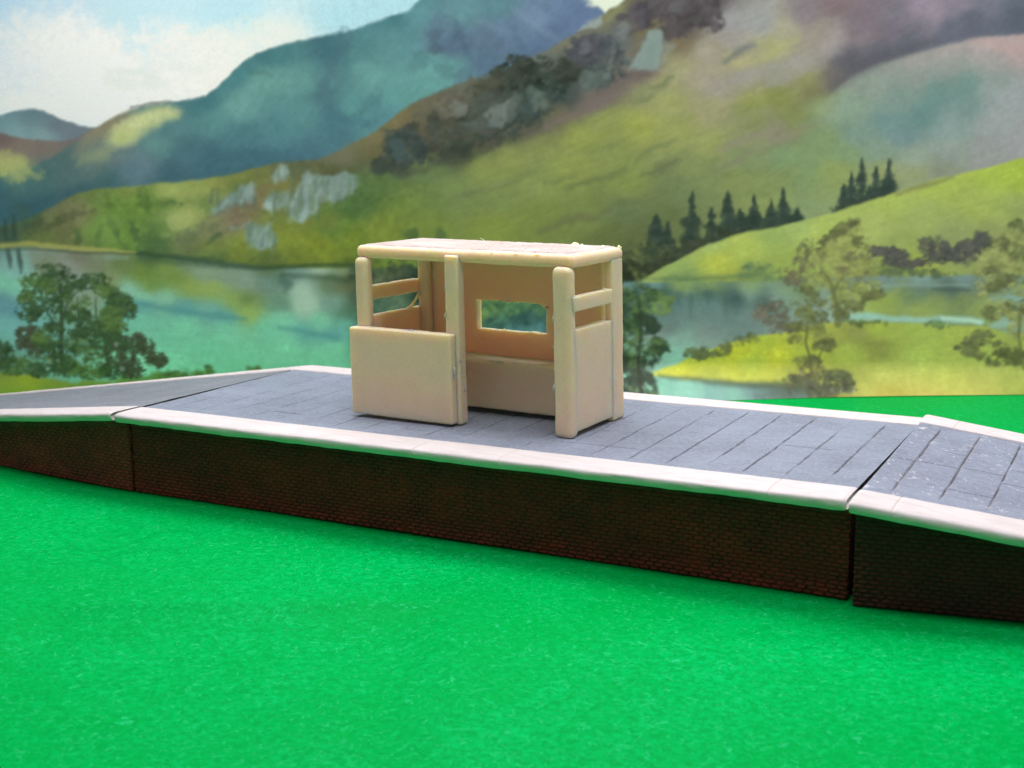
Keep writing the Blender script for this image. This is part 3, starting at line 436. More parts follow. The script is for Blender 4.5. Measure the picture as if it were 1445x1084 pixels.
def crumb(mb, c, r, seed=0, stretch=(1, 1, 1)):
    bm = bmesh.new(); bmesh.ops.create_icosphere(bm, subdivisions=2, radius=1.)
    V = np.array([v.co[:] for v in bm.verts]); F = [[v.index for v in f.verts] for f in bm.faces]; bm.free()
    V = V * (1 + .35 * vn3(V * 1.7, seed))[:, None]
    mb.add(V * np.array(stretch) * r + np.array(c), F)

def tube(mb, pts, rad, n=8):
    pts = [Vector(p) for p in pts]; rows = []
    for i, p in enumerate(pts):
        t = (pts[min(i + 1, len(pts) - 1)] - pts[max(i - 1, 0)]).normalized()
        a = t.orthogonal().normalized(); b = t.cross(a)
        for k in range(n):
            th = 2 * math.pi * k / n; rows.append(p + (a * math.cos(th) + b * math.sin(th)) * rad[i])
    F = []
    for i in range(len(pts) - 1):
        for k in range(n): F.append((i * n + k, i * n + (k + 1) % n, (i + 1) * n + (k + 1) % n, (i + 1) * n + k))
    F.append(tuple(range(n))[::-1]); F.append(tuple((len(pts) - 1) * n + k for k in range(n)))
    mb.add([tuple(v) for v in rows], F)

# ---------------------------------------------------------------- materials
def mat(name):
    m = bpy.data.materials.new(name); m.use_nodes = True; nt = m.node_tree
    return m, nt, nt.nodes['Principled BSDF']
def N(nt, t, **kw):
    n = nt.nodes.new(t)
    for k, v in kw.items():
        if k in n.inputs: n.inputs[k].default_value = v
        else: setattr(n, k, v)
    return n
def noise(nt, scale, detail=3, rough=.55, vec=None, dist=0.):
    n = N(nt, 'ShaderNodeTexNoise'); n.inputs['Scale'].default_value = scale; n.inputs['Detail'].default_value = detail
    n.inputs['Roughness'].default_value = rough; n.inputs['Distortion'].default_value = dist
    if vec: nt.links.new(vec, n.inputs['Vector'])
    return n.outputs['Fac']
def ramp(nt, fac, stops, interp='LINEAR'):
    n = N(nt, 'ShaderNodeValToRGB'); n.color_ramp.interpolation = interp; e = n.color_ramp.elements
    while len(e) < len(stops): e.new(.5)
    for el, (p, c) in zip(e, stops): el.position = p; el.color = (*c, 1) if len(c) == 3 else c
    nt.links.new(fac, n.inputs['Fac']); return n.outputs['Color']
def mix(nt, fac, a, b, blend='MIX'):
    n = N(nt, 'ShaderNodeMix'); n.data_type = 'RGBA'; n.blend_type = blend
    for sock, v in ((n.inputs['Factor'], fac), (n.inputs['A'], a), (n.inputs['B'], b)): pass
    ins = [n.inputs[0], n.inputs[6], n.inputs[7]]
    for s_, v in zip(ins, (fac, a, b)):
        if hasattr(v, 'is_linked') or isinstance(v, bpy.types.NodeSocket): nt.links.new(v, s_)
        else: s_.default_value = v if not isinstance(v, tuple) or len(v) == 4 else (*v, 1)
    return n.outputs[2]
def bump(nt, bsdf, height, strength, dist):
    b = N(nt, 'ShaderNodeBump'); b.inputs['Strength'].default_value = strength; b.inputs['Distance'].default_value = dist * S
    nt.links.new(height, b.inputs['Height']); nt.links.new(b.outputs[0], bsdf.inputs['Normal'])
def objco(nt): return N(nt, 'ShaderNodeTexCoord').outputs['Object']
def attr(nt, name):
    n = N(nt, 'ShaderNodeAttribute'); n.attribute_name = name; return n

def resin_material(name, base, dark, light, rough=.55, spec=.5, sss=1.):
    m, nt, b = mat(name); co = objco(nt)
    c = mix(nt, ramp(nt, noise(nt, 3.2 / S, 4, .6, co), [(.35, (0, 0, 0)), (.7, (1, 1, 1))]), base, light)
    c = mix(nt, ramp(nt, noise(nt, 30 / S, 2, .7, co), [(.52, (0, 0, 0)), (.75, (.55, .55, .55))]), c, dark)
    c = mix(nt, ramp(nt, noise(nt, 16 / S, 2, .5, co), [(.7, (0, 0, 0)), (.74, (.7, .7, .7))]), c, (.86, .80, .70, 1))
    nt.links.new(c, b.inputs['Base Color'])
    b.inputs['Roughness'].default_value = rough; b.inputs['IOR'].default_value = 1.45; b.inputs['Specular IOR Level'].default_value = spec
    b.inputs['Subsurface Weight'].default_value = sss; b.inputs['Subsurface Radius'].default_value = (1., .55, .07); b.inputs['Subsurface Scale'].default_value = .18 * S
    bump(nt, b, noise(nt, 34 / S, 4, .7, co), .35, .012)
    return m
M_RESIN = resin_material('cream_resin', (.87, .685, .47, 1), (.79, .58, .355, 1), (.885, .715, .515, 1))
M_RESIN_ROOF = resin_material('cream_resin_scraped', (.46, .395, .345, 1), (.30, .245, .20, 1), (.64, .565, .51, 1), .85, .12, 0.)

def deck_material(name, base, wear, specks):
    m, nt, b = mat(name); co = objco(nt)
    g = attr(nt, 'groove').outputs['Fac']; ed = attr(nt, 'edge').outputs['Fac']
    base = np.array(base); v = lambda k: tuple(np.clip(base * k, 0, 1)) + (1,)
    c = mix(nt, ramp(nt, noise(nt, 1.4 / S, 5, .65, co), [(.3, (0, 0, 0)), (.7, (1, 1, 1))]), v(.78), v(1.16))
    c = mix(nt, ramp(nt, noise(nt, 22 / S, 3, .7, co), [(.42, (0, 0, 0)), (.75, (.8, .8, .8))]), c, v(1.42))
    mp = N(nt, 'ShaderNodeMapping'); mp.inputs['Scale'].default_value = (2., 9., 4.); nt.links.new(co, mp.inputs['Vector'])
    c = mix(nt, ramp(nt, noise(nt, 1.7 / S, 4, .7, mp.outputs[0]), [(.56, (0, 0, 0)), (.72, (.7, .7, .7))]), c, v(.62))
    c = mix(nt, ramp(nt, noise(nt, 9 / S, 4, .75, co, .8), [(.605, (0, 0, 0)), (.65, (.85, .85, .85))]), c, (.62, .63, .66, 1)) if specks else c
    c = mix(nt, g, c, (.10, .085, .07, 1))
    c = mix(nt, ed, c, (.035, .03, .028, 1))
    nt.links.new(c, b.inputs['Base Color']); b.inputs['Roughness'].default_value = .55; b.inputs['Specular IOR Level'].default_value = .35
    h = mix(nt, .35, noise(nt, 9 / S, 5, .7, co), noise(nt, 40 / S, 2, .6, co))
    bump(nt, b, h, .8, .03)
    return m
M_DECK = deck_material('blue_grey_paint', (.222, .270, .332), .2, 0)
M_DECK_L = deck_material('dull_grey_paint', (.215, .243, .275), .2, 0)
M_DECK_R = deck_material('chipped_grey_paint', (.228, .272, .338), .6, 1)

def coping_material(name, grime):
    m, nt, b = mat(name); co = objco(nt)
    c = mix(nt, ramp(nt, noise(nt, 2.2 / S, 5, .65, co), [(.35, (0, 0, 0)), (.75, (1, 1, 1))]), (.655, .63, .605, 1), (.72, .70, .68, 1))
    c = mix(nt, ramp(nt, noise(nt, 1.1 / S, 5, .7, co), [(.62 - grime, (0, 0, 0)), (.78, (.6, .6, .6))]), c, (.62, .50, .36, 1))
    c = mix(nt, ramp(nt, noise(nt, 14 / S, 3, .6, co), [(.70, (0, 0, 0)), (.76, (.7, .7, .7))]), c, (.45, .37, .30, 1))
    sp = attr(nt, 'joint').outputs['Fac']; c = mix(nt, sp, c, (.50, .42, .33, 1))
    mp = N(nt, 'ShaderNodeMapping'); mp.inputs['Scale'].default_value = (1., 6., 9.); nt.links.new(co, mp.inputs['Vector'])
    c = mix(nt, ramp(nt, noise(nt, 2.2 / S, 4, .7, mp.outputs[0]), [(.46, (0, 0, 0)), (.72, (.55, .55, .55))]), c, (.50, .47, .43, 1))
    nt.links.new(c, b.inputs['Base Color']); b.inputs['Roughness'].default_value = .6; b.inputs['Specular IOR Level'].default_value = .25
    bump(nt, b, mix(nt, .5, noise(nt, 6 / S, 5, .7, co), noise(nt, 2.2 / S, 4, .7, mp.outputs[0])), .45, .025)
    return m
M_COPE = coping_material('white_paint', .0)
M_COPE_W = coping_material('white_paint_worn', .06)

def brick_material(name, red, dark):
    m, nt, b = mat(name); co = objco(nt)
    g = attr(nt, 'mortar').outputs['Fac']; t = attr(nt, 'tone').outputs['Fac']
    c = mix(nt, t, dark, red)
    c = mix(nt, ramp(nt, noise(nt, 1.3 / S, 5, .65, co), [(.42, (0, 0, 0)), (.68, (.9, .9, .9))]), c, tuple(np.array(dark[:3]) * .75) + (1,))
    c = mix(nt, ramp(nt, noise(nt, 26 / S, 3, .6, co), [(.66, (0, 0, 0)), (.8, (.5, .5, .5))]), c, (.26, .12, .06, 1))
    gm = N(nt, 'ShaderNodeMath'); gm.operation = 'MULTIPLY'; nt.links.new(g, gm.inputs[0]); nt.links.new(ramp(nt, noise(nt, 5 / S, 4, .7, co), [(.35, (.15, .15, .15)), (.62, (1, 1, 1))]), gm.inputs[1])
    c = mix(nt, gm.outputs[0], c, (.028, .008, .004, 1))
    nt.links.new(c, b.inputs['Base Color']); b.inputs['Roughness'].default_value = .55
    bump(nt, b, noise(nt, 30 / S, 4, .7, co), .7, .03)
    return m
M_BRICK = brick_material('painted_brick', (.34, .030, .013, 1), (.17, .018, .008, 1))
M_BRICK_L = brick_material('painted_brick_red', (.46, .054, .036, 1), (.24, .032, .018, 1))
M_BRICK_R = brick_material('painted_brick_dark', (.13, .013, .007, 1), (.065, .009, .005, 1))

def green_material():
    m, nt, b = mat('green_card'); co = objco(nt)
    c = mix(nt, ramp(nt, noise(nt, .35 / S, 4, .6, co), [(.35, (0, 0, 0)), (.7, (1, 1, 1))]), (.0, .40, .058, 1), (.0, .50, .105, 1))
    f = noise(nt, 15 / S, 3, .75, co, .6)
    c = mix(nt, ramp(nt, f, [(.40, (1, 1, 1)), (.56, (0, 0, 0))]), c, (.0, .37, .06, 1))
    c = mix(nt, ramp(nt, f, [(.58, (0, 0, 0)), (.76, (.55, .55, .55))]), c, (.005, .62, .19, 1))
    c = mix(nt, ramp(nt, noise(nt, 31 / S, 2, .6, co), [(.64, (0, 0, 0)), (.76, (.4, .4, .4))]), c, (.07, .78, .36, 1))
    c = mix(nt, ramp(nt, noise(nt, 11 / S, 3, .7, co, 1.5), [(.575, (0, 0, 0)), (.69, (.55, .55, .55))]), c, (.035, .66, .25, 1))
    st = attr(nt, 'stain').outputs['Fac']; c = mix(nt, st, c, (.0, .30, .055, 1))
    nt.links.new(c, b.inputs['Base Color']); b.inputs['Roughness'].default_value = .42
    b.inputs['Specular IOR Level'].default_value = .006
    bump(nt, b, f, .3, .02)
    return m
M_GREEN = green_material()

def print_material():
    m, nt, b = mat('printed_landscape'); co = objco(nt)
    a = attr(nt, 'print_colour').outputs['Color']
    g = N(nt, 'ShaderNodeMix'); g.data_type = 'RGBA'; g.blend_type = 'MULTIPLY'; g.inputs[0].default_value = 1.
    nt.links.new(a, g.inputs[6])
    nt.links.new(ramp(nt, noise(nt, 30 / S, 3, .75, co), [(.3, (.95, .95, .95)), (.7, (1.05, 1.05, 1.05))]), g.inputs[7])
    nt.links.new(g.outputs[2], b.inputs['Base Color']); b.inputs['Roughness'].default_value = .75; b.inputs['Specular IOR Level'].default_value = .08
    return m
M_PRINT = print_material()
m_, nt_, b_ = mat('paper_back'); b_.inputs['Base Color'].default_value = (.7, .7, .68, 1); b_.inputs['Roughness'].default_value = .8; M_PAPER = m_

# ---------------------------------------------------------------- camera (fitted to the photograph; unit = platform height)
CAM = np.array([10.899, -10.8741, 3.9988]); YAW, PITCH, ROLL, FPX = .4781, .1796, -.0057, 1803.87
cy, sy_, cp, sp_ = math.cos(YAW), math.sin(YAW), math.cos(PITCH), math.sin(PITCH)
fw = Vector((-sy_ * cp, cy * cp, -sp_)); rt = Vector((cy, sy_, 0)); up = rt.cross(fw)
cr, sr = math.cos(ROLL), math.sin(ROLL); rt2 = rt * cr + up * sr; up2 = up * cr - rt * sr
cd = bpy.data.cameras.new('camera'); cam = bpy.data.objects.new('camera', cd); COL.objects.link(cam); sc.camera = cam
R3 = Matrix((rt2, up2, -fw)).transposed()
cam.matrix_world = Matrix.Translation(Vector(CAM) * S) @ R3.to_4x4()
cd.sensor_fit = 'HORIZONTAL'; cd.sensor_width = 36.; cd.lens = FPX / 1445 * 36
cd.clip_start = .01; cd.clip_end = 100.
cd.dof.use_dof = True; cd.dof.focus_distance = 13.6 * S; cd.dof.aperture_fstop = 10.5

# ---------------------------------------------------------------- platform sections
L, W, CW, OV, TH = 8.525, 3.927, .464, .274, .10
class Section:
    """straight or ramped length of platform: maps (along, across) to the ground plan and to the height of its top"""
    def __init__(s, n0, n1, f0, f1, length, zn, zf):
        s.n0, s.n1, s.f0, s.f1 = [np.array(a, float) for a in (n0, n1, f0, f1)]; s.len = length; s.zn, s.zf = zn, zf
    def xy(s, x, y):
        t = (np.asarray(x, float) / s.len)[..., None]; v = (np.asarray(y, float) / W)[..., None]
        return (s.n0 + (s.n1 - s.n0) * t) * (1 - v) + (s.f0 + (s.f1 - s.f0) * t) * v
    def top(s, x, y):
        v = np.asarray(y, float) / W; return s.zn(np.asarray(x, float)) * (1 - v) + s.zf(np.asarray(x, float)) * v
    def pt(s, x, y, z): return np.concatenate([s.xy(x, y), np.asarray(z, float)[..., None]], -1)

def make_deck(sec, parent, material, grooves, lines, seed, strength):
    x0, x1, y0, y1 = .004, sec.len - .006, CW - .03, W - CW + .03
    base = np.arange(x0, x1, .05); fine = np.concatenate([g + np.array([-.028, -.018, -.010, -.004, .002, .008, .016, .026]) for g in grooves] or [[]])
    xs = np.unique(np.round(np.concatenate([base, fine[(fine > x0) & (fine < x1)], [x1]]), 4))
    ys = np.unique(np.round(np.concatenate([np.linspace(y0, y1, 90)] + [np.arange(l_[2] - .036, l_[2] + .037, .006) for l_ in lines]), 4))
    X, Y = np.meshgrid(xs, ys, indexing='ij'); P3 = np.stack([X.ravel(), Y.ravel(), X.ravel() * 0], 1)
    n1 = vn3(P3 * np.array([1.3, 1.3, 1]), seed).reshape(X.shape); n2 = vn3(P3 * 7, seed + 1).reshape(X.shape); n3 = vn3(P3 * np.array([4, 12, 1]), seed + 2).reshape(X.shape)
    gr = np.zeros_like(X)
    for k, g in enumerate(grooves):
        a = vn3(np.stack([ys * 1.1, ys * 0 + k * 3.7, ys * 0], 1), seed + 5); b_2 = vn3(np.stack([ys * 5, ys * 0 + k * 1.9, ys * 0], 1), seed + 6)
        wob = vn3(np.stack([ys * 2.2, ys * 0 + k, ys * 0], 1), seed + 7) * .010 + vn3(np.stack([ys * 9, ys * 0 + k, ys * 0], 1), seed + 9) * .004
        fade = sstep(-.55, .25, a + .35 * b_2 + strength + .5 * (g / sec.len) ** 2) * sstep(CW + .06, CW + .35 + .25 * (k % 3) / 2, ys) * (1 - .85 * sstep(W - CW - .25, W - CW - .02, ys))
        d = np.abs(X - g - wob[None]); gr = np.maximum(gr, (1 - sstep(.003, .0135, d)) * (fade * (.35 + .65 * sstep(-.75, .15, vn3(np.stack([ys * 7., ys * 0 + k * 2.3, ys * 0], 1), seed + 8))))[None])
    for (lx0, lx1, ly) in lines:
        d = np.abs(Y - ly - n3 * .010) + 10 * np.maximum(0, np.maximum(lx0 - X, X - lx1))
        gr = np.maximum(gr, (1 - sstep(.004, .016, d)) * .95 * sstep(-.7, .0, n2 + .4))
    z = sec.top(X, Y) - .006 + n1 * .004 + n2 * .0025 - gr * .016
    V = sec.pt(X, Y, z).reshape(-1, 3); nx, ny = X.shape
    F = list(grid_faces(nx, ny, flip=False))
    ed = [i * ny for i in range(nx)] + [(nx - 1) * ny + j for j in range(1, ny)] + [i * ny + ny - 1 for i in range(nx - 2, -1, -1)] + [j for j in range(ny - 2, 0, -1)]
    low = V[ed].copy(); low[:, 2] = .012
    V = np.concatenate([V, low]); k = len(ed); o = nx * ny
    side = [(ed[i], o + i, o + (i + 1) % k, ed[(i + 1) % k]) for i in range(k)]
    F = F + side
    gv = np.concatenate([gr.ravel() * .9, np.zeros(k)])
    e = np.zeros(nx * ny + k); e[o:] = 1.
    # the end faces repeat the rim vertices so the dark cut edge stays crisp
    V2 = V[ed]; n0 = len(V); V = np.concatenate([V, V2]); F = F[:-k] + [(n0 + i, o + i, o + (i + 1) % k, n0 + (i + 1) % k) for i in range(k)]
    gv = np.concatenate([gv, np.zeros(k)]); e = np.concatenate([e, np.ones(k)])
    return link('deck', V, F, material, parent, True, None, {'groove': gv, 'edge': e})

def make_coping(sec, parent, material, far, seed, joints, mitre=0.):
    prof = [(CW, -.02), (CW, .004), (CW - .012, .011), (.30, .013), (.18, .013), (.10, .011), (.055, .007), (.026, .001), (.010, -.009), (.003, -.022), (.003, -.040), (.010, -.064), (.020, -.085), (.036, -.099), (.06, -.102), (.16, -.102), (OV + .06, -.102), (CW, -.102)]
    prof = np.array(prof); n = len(prof)
    xs = np.unique(np.round(np.concatenate([np.arange(0, sec.len, .045), [.006, .018, sec.len - .018, sec.len - .006, sec.len]] + [[j - .02, j - .008, j, j + .008, j + .02] for j in joints]), 4))
    xs = xs[(xs >= 0) & (xs <= sec.len)]
    rows = []; J = []
    for x in xs:
        y = prof[:, 0].copy(); dz = prof[:, 1].copy()
        q = np.stack([np.full(n, x), y * 1.3, dz * 2 + 0 * y], 1)
        wob = vn3(q * np.array([2.2, 3, 9]), seed) * .007 + vn3(q * np.array([8, 9, 24]), seed + 1) * .005
        front = sstep(.30, .0, y)
        y = y + wob * front; dz = dz + wob * .8 * np.where(dz > -.05, .45, 1)
        endf = min(x, sec.len - x)
        if endf < .02: y = y + (1 - endf / .02) * .010 * front; dz = dz - np.where(dz > -.05, (1 - endf / .02) * .008, -(1 - endf / .02) * .006)
        jj = min([abs(x - j) for j in joints] or [9]); js = 1. if jj < .005 else 0.
        dz = dz - np.where(dz > -.06, js * .008, 0)
        yy = W - y if far else y
        xx = np.full(n, x) + mitre * np.clip(1 - y / .22, 0, 1) * max(0., 1 - x / .3)
        P = sec.pt(xx, yy, sec.top(xx, yy) + dz); rows.append(P); J.append(np.full(n, js * .8) * (dz > -.06))
    V = np.concatenate(rows); m = len(xs); F = []
    for i in range(m - 1):
        for k in range(n):
            a, b2 = i * n + k, i * n + (k + 1) % n
            F.append((a, b2, b2 + n, a + n) if not far else (a, a + n, b2 + n, b2))
    F.append(tuple(range(n))); F.append(tuple((m - 1) * n + k for k in range(n))[::-1])
    return link('coping', V, F, material, parent, True, None, {'joint': np.concatenate(J)})

def make_wall(sec, parent, material, far, seed, zstep=.0082, xstep=.0115):
    ch, bl, mo = .0415, .100, .0078
    if far: zstep, xstep = .03, .05
    x0, x1 = .012, sec.len - .012
    xs = np.linspace(x0, x1, int((x1 - x0) / xstep) + 1); zs = np.linspace(0, 1, int(.9 / zstep))
    X, T = np.meshgrid(xs, zs, indexing='ij'); yb = np.full(X.shape, OV)
    ztop = sec.top(X, np.full(X.shape, W - OV if far else OV)) - .092
    Z = T * np.maximum(ztop, .02) + .002
    P3 = np.stack([X.ravel(), X.ravel() * 0, Z.ravel()], 1)
    wob = vn3(P3 * np.array([3, 1, 3]), seed).reshape(X.shape); w2 = vn3(P3 * 14, seed + 1).reshape(X.shape)
    zz = Z + .004 * wob; row = np.floor(zz / ch); fz = (zz / ch - row) * ch
    xx = X + .5 * bl * (row % 2) + .010 * w2 + .022 * vn3(np.stack([row.ravel() * 1.7, row.ravel() * 0 + .3, X.ravel() * 2.], 1), seed + 9).reshape(X.shape); cell = np.floor(xx / bl); fx = (xx / bl - cell) * bl
    dm = np.minimum(np.minimum(fz, ch - fz), np.minimum(fx, bl - fx) * .62)
    mort = 1 - sstep(mo * .35, mo * 1.05, dm)
    rnd = vn3(np.stack([cell.ravel() * 3.3 + .5, row.ravel() * 5.1 + .5, cell.ravel() * 0 + .5], 1), seed + 2).reshape(X.shape)
    dep = -mort * .017 + rnd * .005 + w2 * .0025 + wob * .003
    corb = sstep(.0, .012, Z - (ztop - .11)); dep = dep * (1 - .6 * corb) + corb * .012
    base = (1 - sstep(.0, .05, Z)) * -.004
    y = OV - dep - base
    V = sec.pt(X, W - y if far else y, Z).reshape(-1, 3); nx, nz = X.shape
    F = list(grid_faces(nx, nz, flip=far))
    ed = [i * nz for i in range(nx)] + [(nx - 1) * nz + j for j in range(1, nz)] + [i * nz + nz - 1 for i in range(nx - 2, -1, -1)] + [j for j in range(nz - 2, 0, -1)]
    e = np.array(ed); yb = np.full(len(ed), OV + .10); xe = X.ravel()[e]; ze = Z.ravel()[e]
    back = sec.pt(xe, W - yb if far else yb, ze); o = len(V); k = len(ed); V = np.concatenate([V, back])
    side = [(ed[i], ed[(i + 1) % k], o + (i + 1) % k, o + i) for i in range(k)]
    F = F + [s_[::-1] if not far else s_ for s_ in side] + [tuple(range(o, o + k)) if far else tuple(range(o, o + k))[::-1]]
    tone = np.clip(.5 + .45 * rnd + .25 * wob + .35 * (.45 - T), 0, 1)
    return link('brick_wall', V, F, material, parent, True, None, {'mortar': np.concatenate([mort.ravel(), np.zeros(k)]), 'tone': np.concatenate([tone.ravel(), np.full(k, .3)])})

def make_section(name, label, sec, mats, grooves, lines, seed, strength, joints, origin, mitre=0.):
    t = thing(name, label, 'platform', (0, 0, 0))
    md, mc, mw = mats
    parts = [make_deck(sec, t, md, grooves, lines, seed, strength), make_coping(sec, t, mc, False, seed + 20, joints, mitre), make_coping(sec, t, mc, True, seed + 30, joints),
             make_wall(sec, t, mw, False, seed + 40), make_wall(sec, t, mw, True, seed + 50)]
    o = Vector(origin) * S; t.location = o
    for p in parts: p.data.transform(Matrix.Translation(-o))
    return t

one = lambda x: np.ones_like(x)
main = Section((0, 0), (L, 0), (0, W), (L, W), L, one, one)
grooves = [6.23 + .3946 * k for k in range(-15, 6)]
make_section('platform_section', 'long level model platform section carrying the cream shelter', main, (M_DECK, M_COPE, M_BRICK), grooves, [(7.4, 8.0, 1.9), (1.6, 2.0, 1.0), (3.5, 3.8, .85), (5.3, 6.2, 1.05)], 1, .12, [2.33, 4.1, 5.1, 7.83], (L / 2, W / 2, 0))
y5 = math.radians(5.5)
lr_n0 = np.array([-.014, -.02]); lr_n1 = lr_n0 + 6.55 * np.array([-math.cos(y5), math.sin(y5)])
lr_f0 = np.array([-.008, 3.90]); LF1 = np.array([-6.55, 3.461])
left = Section(lr_n0, lr_n1, lr_f0, LF1, 6.55, lambda x: 1.015 - .113 * x, lambda x: 1.0 - .143 * x)
make_section('platform_ramp', 'dull grey platform ramp with red brick sides sloping down to the left', left, (M_DECK_L, M_COPE_W, M_BRICK_L), [], [], 2, -.4, [2.9, 4.4], (-3., 2., 0), .03)
y9 = math.radians(9.5)
rr_n0 = np.array([8.574, -.12]); rr_n1 = rr_n0 + 6. * np.array([math.cos(y9), math.sin(y9)])
rr_f0 = np.array([8.556, 3.80]); rr_f1 = rr_f0 + 6. * np.array([math.cos(y9), math.sin(y9)])
right = Section(rr_n0, rr_n1, rr_f0, rr_f1, 6., lambda x: 1.015 - .122 * x, lambda x: 1.07 - .16 * x)
make_section('platform_ramp', 'chipped grey platform ramp with near-black brick sides, across the open gap', right, (M_DECK_R, M_COPE_W, M_BRICK_R), [.245 + .405 * k for k in range(14)], [(.06, .24, 1.84), (.26, .64, 1.86), (.66, 1.05, 1.92), (.45, .64, 2.42), (1.07, 1.45, 1.62), (1.07, 1.45, 2.2), (1.48, 1.86, 1.9), (.66, 1.05, 1.05), (1.9, 2.3, 1.7), (2.3, 2.7, 2.2)], 3, .75, [.36, 1.9, 3.4], (11.5, 2.3, 0))

# ---------------------------------------------------------------- shelter
SX, SY, SYAW, LS, LEAN, LEANY, TAPER, TILT = 2.6524, 1.2717, -.035, 2.7233, .0301, -.0168, .0486, -.0074
shelter = thing('shelter', 'small cream unpainted resin shelter with flat roof and rear window', 'shelter', (SX, SY, 1.), SYAW)
def settle(V):
    """the print is not quite square: it leans a little and its left end is a touch deeper"""
    V = np.array(V, float); x, y, z = V[:, 0].copy(), V[:, 1].copy(), V[:, 2].copy()
    return np.stack([x - LEAN * z, y * (1 + TAPER * (1 - x / LS)) - LEANY * z, z + TILT * (x - LS / 2) + .008], 1)
def part(name, mb, material=None, label=None):
    V, F = mb.out()
    o = link(name, settle(V), F, material or M_RESIN, shelter)
    if label: o['label'] = label
    return o
def box(name, lo, hi, r=.035, wob=.006, seed=0, crumbs=(), material=None, label=None, step=.045):
    mb = MB(); mb.add(*rbox(lo, hi, r, step, wob, seed))
    for i, (c, rad, st) in enumerate(crumbs): crumb(mb, c, rad, seed * 7 + i, st)
    return part(name, mb, material, label)
box('post', (-.055, .0, .03), (.120, .15, 1.805), .06, .008, 1, [((-.035, .04, 1.70), .02, (1, 1, 1.6))])
box('post', (2.505, -.015, -.012), (2.730, .15, 1.81), .066, .009, 2, [((2.505, .03, 1.25), .018, (1, 1, 2.2)), ((2.505, .03, .52), .022, (1, 1, 2.)), ((2.508, .03, .95), .014, (1, 1, 2))])
box('post', (2.632, 1.015, .0), (2.735, 1.305, 1.83), .03, .006, 3)
box('post', (.055, 1.09, .0), (.215, 1.305, 1.83), .035, .006, 4)
box('post', (1.168, .0, .0), (1.338, .155, 1.878), .026, .008, 5, [((1.168, .02, 1.21), .022, (1, 1, 1.3)), ((1.170, .02, 1.52), .012, (1, 1, 1.6)), ((1.336, .03, .72), .016, (1, .8, 1.2)), ((1.343, .09, .38), .013, (.8, 1, 1.5)), ((1.34, .05, .55), .018, (.6, 1.2, .7)), ((1.338, .07, .62), .010, (.6, 1.6, .5))])
box('front_panel', (-.068, -.115, .018), (1.297, .03, 1.020), .024, .006, 7, [((1.300, -.055, .61), .026, (.8, .8, 2.3)), ((1.300, -.05, .54), .018, (.8, .8, 1.6)), ((.76, -.05, 1.025), .018, (1.4, 1, .7)), ((.72, -.04, 1.022), .012, (1.6, 1, .7)), ((.82, -.04, 1.022), .010, (1.6, 1, .7))])
box('end_panel', (2.60, .03, .05), (2.722, 1.10, 1.145), .016, .005, 8)
box('end_panel', (-.01, .03, .05), (.085, 1.16, 1.128), .02, .005, 9)
box('end_rail', (2.655, .04, 1.345), (2.752, .985, 1.502), .016, .004, 10, [((2.69, .90, 1.506), .018, (1, 1.2, .7)), ((2.71, .85, 1.504), .012, (1, 1.3, .7))])
box('end_rail', (-.035, .10, 1.302), (.07, 1.14, 1.468), .03, .005, 11)
# roof: slab with a rounded rim and a scraped top
RX0, RX1, RY0, RY1 = -.062, 2.735, .055, 1.345
mb = MB(); mb.add(*rbox((RX0, RY0, 1.795), (RX1, RY1, 1.938), .062, .045, .008, 12))
for i, (c, r, st) in enumerate([((2.12, 1.335, 1.948), .026, (2., 1, .8)), ((2.20, 1.335, 1.943), .016, (1.5, 1, .8)), ((2.695, 1.31, 1.93), .022, (1, 1, .8)), ((2.67, 1.34, 1.94), .016, (1, 1, 1)), ((2.7, 1.23, 1.935), .012, (1, 1, 1)), ((1.8, 1.335, 1.937), .010, (2, 1, .8)), ((1.4, 1.335, 1.937), .008, (2, 1, .8)), ((2.47, 1.335, 1.94), .012, (2, 1, .8)), ((2.3, .07, 1.925), .009, (3, 1, .8)), ((2.05, .065, 1.925), .008, (3, 1, .8)), ((1.75, .065, 1.925), .007, (3, 1, .8))]): crumb(mb, c, r, 60 + i, st)
tube(mb, [(.90, 1.325, 1.93), (.87, 1.335, 1.955), (.82, 1.345, 1.965), (.81, 1.35, 1.985)], [.006, .005, .004, .002], 6)
roof = part('roof', mb)
tx0, tx1, ty0, ty1 = RX0 + .07, RX1 - .065, RY0 + .07, RY1 - .065
xs = np.linspace(tx0, tx1, 230); ys = np.linspace(ty0, ty1, 100); X, Y = np.meshgrid(xs, ys, indexing='ij')
P3 = np.stack([X.ravel(), Y.ravel(), X.ravel() * 0], 1)
edge = np.minimum(np.minimum(X - tx0, tx1 - X), np.minimum(Y - ty0, ty1 - Y)) + .02 * vn3(P3 * 9, 8).reshape(X.shape)
rag = vn3(P3 * np.array([14, 22, 1]), 5).reshape(X.shape) * .55 + vn3(P3 * np.array([40, 50, 1]), 6).reshape(X.shape) * .45
zt = 1.948 + sstep(0, .05, edge) * (.002 + .012 * rag * sstep(.2, 1.5, X + .4 * vn3(P3 * 3, 7).reshape(X.shape))) - (1 - sstep(0, .03, edge)) * .022
top = link('scraped_top', settle(np.stack([X, Y, zt], -1).reshape(-1, 3)), list(grid_faces(len(xs), len(ys))), M_RESIN_ROOF, roof); top['label'] = 'rough scraped roof surface inside the smooth rim'
